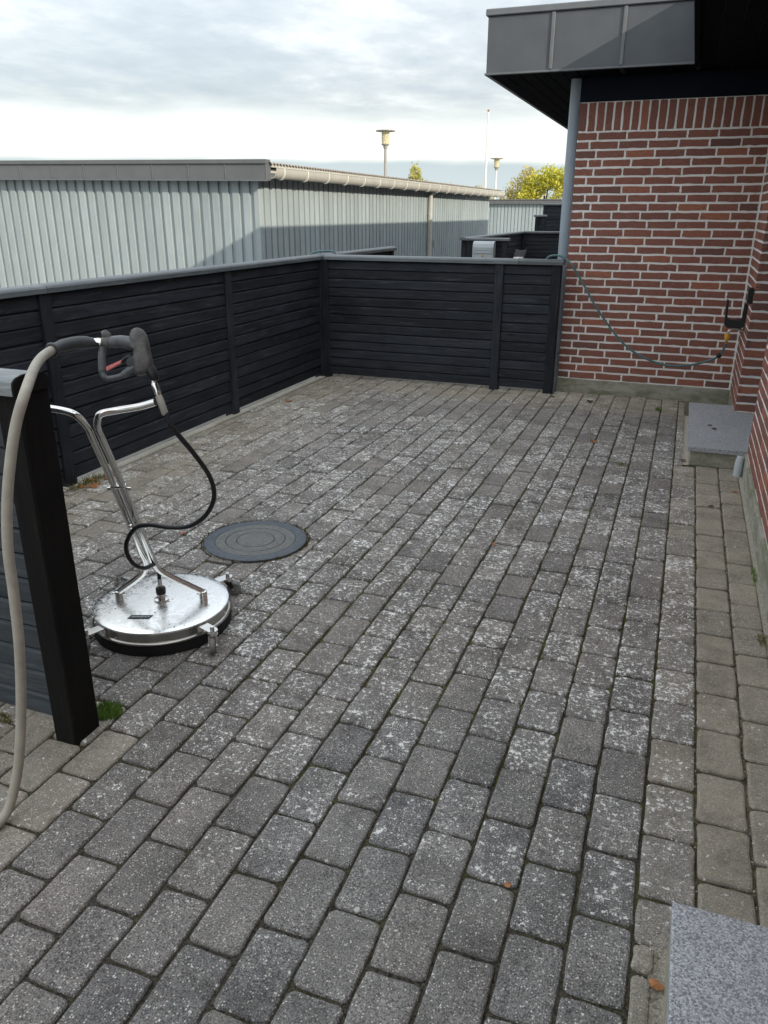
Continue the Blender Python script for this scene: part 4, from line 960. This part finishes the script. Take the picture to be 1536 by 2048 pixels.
tree(-10.2, 49.9, [(-10.7, 49.9, 2.1, .6, 1.1), (-10.1, 49.9, 2.8, .7, 1.0), (-9.5, 49.9, 3.5, .65, .75), (-9.9, 49.7, 1.9, .9, 1.1), (-11.0, 49.9, 1.6, .5, .9)], 'leaf_autumn', .065, 1000, 'loose olive brown autumn bush left of the yellow green one', 'bush')
tree(-18.9, 57, [(-18.9, 57, 3.9, .55, 1.05), (-19.2, 57, 3.1, .8, .9), (-18.5, 57, 3.1, .7, 1.0), (-19.6, 57, 2.6, .65, .6)], 'leaf_birch', .10, 460, 'small drooping birch showing above the shed roof', droop=.6)
tree(-19.4, 67.3, [(-19.4, 67.3, 3.2, 1.0, .8), (-20.3, 67.3, 2.8, .9, .6), (-18.7, 67.3, 2.8, .7, .6)], 'leaf_birch', .12, 260, 'low green treetop peeping over the shed roof right of the birch')
tree(-17.0, 68, [(-17.0, 68, 3.1, .85, .75), (-16.3, 68, 2.6, .8, .5), (-17.7, 68, 2.7, .6, .5)], 'leaf_birch', .12, 260, 'low green treetop beside the flagpole')

# ------------------------------------------------------------------ weeds, moss, leaves
def blades(b, cx, cy, rx, ry, count, hmin, hmax, z=0.0, lean=.6, wd=.0016):
    for k in range(count):
        a = random.uniform(0, 6.28); rr = math.sqrt(random.random()); x_ = cx + math.cos(a) * rr * rx; y_ = cy + math.sin(a) * rr * ry
        h_ = random.uniform(hmin, hmax); th = random.uniform(0, 6.28); l_ = random.uniform(0, lean) * h_; w_ = wd * random.uniform(.7, 1.4)
        dx_, dy_ = math.cos(th), math.sin(th); b.cur = (random.random(), 0, 0)
        b.add([(x_ - dy_ * w_, y_ + dx_ * w_, z), (x_ + dy_ * w_, y_ - dx_ * w_, z), (x_ + dx_ * l_ * .5 + dy_ * w_ * .7, y_ + dy_ * l_ * .5 - dx_ * w_ * .7, z + h_ * .65), (x_ + dx_ * l_, y_ + dy_ * l_, z + h_), (x_ + dx_ * l_ * .5 - dy_ * w_ * .7, y_ + dy_ * l_ * .5 + dx_ * w_ * .7, z + h_ * .65)], [(0, 1, 2, 3, 4)])
random.seed(31)
b = MB(); blades(b, -1.655, 1.755, .055, .045, 520, .012, .038, -.006); tag(put('grass_tuft', b, 'grass'), 'bright green grass tuft at the foot of the thick near post', 'grass tuft')
b = MB(); blades(b, -3.34, 3.66, .06, .16, 260, .01, .05, -.004, .9); tag(put('weed_tuft', b, 'weed'), 'weeds at the foot of the left fence behind the near post', 'weeds')
b = MB(); blades(b, -2.02, 1.60, .11, .03, 240, .008, .03, -.006, .9); tag(put('weed_tuft', b, 'weed'), 'pale weeds under the boards of the near fence', 'weeds')
b = MB(); blades(b, .463, 3.05, .016, .05, 60, .006, .028, -.004, 1.0, .002); tag(put('weed_tuft', b, 'weed'), 'yellow green weed against the foot of the right wall', 'weeds')
b = MB(); blades(b, .474, 3.72, .010, .10, 60, .006, .026, -.004, .8); tag(put('grass_tuft', b, 'grass'), 'green grass growing along the foot of the right wall', 'grass tuft')
b = MB(); blades(b, -.243, 5.27, .05, .035, 90, .008, .028, -.004, 1.0); tag(put('weed_tuft', b, 'weed'), 'small weed in a joint in front of the far step', 'weeds')
b = MB(); blades(b, -.08, 6.98, .02, .03, 60, .015, .045, -.004, .8, .003); tag(put('grass_tuft', b, 'grass'), 'tiny green sprout near the brick wall plinth', 'grass tuft')
ms = MB()
for k in range(900):                                    # ring round the manhole
    a = random.uniform(0, 6.28); w_ = .5 + .5 * math.sin(a * 2.3 + 1) * math.sin(a * 5)
    if random.random() > .25 + .75 * w_: continue
    blades(ms, MH[0] + math.cos(a) * (MHR + .010), MH[1] + math.sin(a) * (MHR + .010), .008, .008, 2, .004, .020, -.006, 1.0)
for k in range(2600):                                   # moss in the joints
    i = random.randint(-20, 0); x_ = PX1 + i * PITCH; y_ = random.uniform(1.2, 6.5)
    if math.sin(x_ * 9.1 + 1.3) * math.sin(y_ * 2.3 + x_ * 3) < .15 and random.random() < .9: continue
    if y_ < 1.46 and x_ > .1 or math.hypot(x_ - MH[0], y_ - MH[1]) < .3 or math.hypot(x_ - C0.x, y_ - C0.y) < .30: continue
    blades(ms, x_, y_, .003, .012, 4, .002, .009, -.008, 1.0, .0012)
tag(put('joint_moss', ms, 'moss'), 'moss and seedlings in the paving joints', 'moss', kind='stuff')
lt = MB()                                               # dry litter along walls and fences
random.seed(41)
for k in range(2600):
    q = random.random()
    if q < .35: x_, y_ = random.uniform(.455, .497), random.uniform(1.5, 5.4)
    elif q < .55: x_, y_ = -3.36 + abs(random.gauss(0, .16)), random.uniform(3.2, 7.3)
    elif q < .72: x_, y_ = random.uniform(-3.3, .15), 7.47 - abs(random.gauss(0, .14))
    elif q < .82: x_, y_ = random.uniform(.128, .152), random.uniform(5.46, 6.8)
    elif q < .9: x_, y_ = random.uniform(.12, .14), random.uniform(1.1, 1.45)
    else: x_, y_ = PX1 + random.choice((0, 1)) * PITCH + random.gauss(0, .004), random.uniform(1.5, 5.3)
    s_ = random.uniform(.0015, .005); a = random.uniform(0, 6.28); z = .0015 if q >= .35 and q < .72 else -.004
    dx_, dy_ = math.cos(a) * s_, math.sin(a) * s_; lt.cur = rt(); e_ = random.uniform(.2, .7); up_ = random.uniform(.0005, .004)
    lt.add([(x_ - dx_, y_ - dy_, z), (x_ + dy_ * e_, y_ - dx_ * e_, z + up_), (x_ + dx_, y_ + dy_, z + up_ * .5), (x_ - dy_ * e_, y_ + dx_ * e_, z)], [(0, 1, 2, 3)])
M['litter'] = M['weed']; tag(put('dry_litter', lt, 'gravel'), 'sandy litter along the fences and walls', 'litter', kind='stuff')

def leaf(x_, y_, s_, label, mat='leaf_brown', z=.003):
    b = MB(); n_ = 9; a0 = random.uniform(0, 6.28); vs = [(x_, y_, z + s_ * .18)]
    for i in range(n_):
        a = a0 + 2 * math.pi * i / n_; rr = s_ * random.uniform(.55, 1.05) * (1.25 if i in (0, 4) else 1)
        vs.append((x_ + math.cos(a) * rr, y_ + math.sin(a) * rr * .75, z + abs(random.gauss(0, .22)) * s_))
    b.add(vs, [(0, 1 + i, 1 + (i + 1) % n_) for i in range(n_)]); b.add([(p[0], p[1], p[2] - .0006) for p in vs], [(0, 1 + (i + 1) % n_, 1 + i) for i in range(n_)])
    tag(put('dry_leaf', b, mat), label, 'leaf', 'dry leaves on the paving')
leaf(-.486, 5.766, .035, 'curled orange leaf on the paving in front of the back wall')
leaf(-3.20, 6.15, .038, 'reddish brown leaf near the left fence')
leaf(-.748, 3.627, .016, 'tiny pale brown leaf in the middle of the paving')
leaf(.134, 1.358, .020, 'small brown leaf beside the near granite step')
leaf(.140, 5.52, .026, 'brown curled leaf at the corner of the far step', 'leaf_dark')
leaf(.440, 4.94, .022, 'small brown leaf by the right wall')
leaf(.30, 4.62, .016, 'dark brown leaf on the brownish stones by the right wall', 'leaf_dark')
leaf(-2.317, 3.186, .018, 'brown leaf between the black hose and the manhole')
leaf(-.227, 1.513, .011, 'tiny reddish leaf scrap in a foreground joint')
for k, (dx_, dy_) in enumerate(((0, 0), (.05, .07), (-.02, .13), (.08, .02), (.03, .2), (.06, .26))):
    leaf(-3.33 + dx_, 3.60 + dy_, random.uniform(.03, .045), ['front brown leaf of the heap at the left fence foot', 'second brown leaf from the front in the fence foot heap', 'brown leaf closest to the fence in the heap', 'brown leaf of the heap lying farthest from the fence', 'brown leaf behind the heap at the fence foot', 'rearmost brown leaf trailing behind the fence foot heap'][k])
leaf(-.673, 7.10, .045, 'dark clump of dead leaves by the wall plinth', 'soil')
leaf(-1.02, 7.20, .02, 'dark leaf scrap under the back fence end', 'soil')
for (x_, y_, s_, lb) in ((.30, 6.1, .020, 'dark leaf scrap in the middle of the far step'), (.33, 6.0, .024, 'dark twisted leaf scrap on the far step')): leaf(x_, y_, s_, lb, 'soil', .1225)
b = MB(); b.lathe([(.0001, .0085), (.006, .0075), (.0085, .004), (.006, .0)], (-.553, 1.31, 0), 9); tag(put('pebble', b, 'pebble', None, True), 'single white pebble on the foreground paving', 'pebble')

# ------------------------------------------------------------------ render
scene.render.engine = 'CYCLES'
scene.cycles.use_denoising = True
scene.cycles.max_bounces = 5; scene.cycles.diffuse_bounces = 3; scene.cycles.glossy_bounces = 3
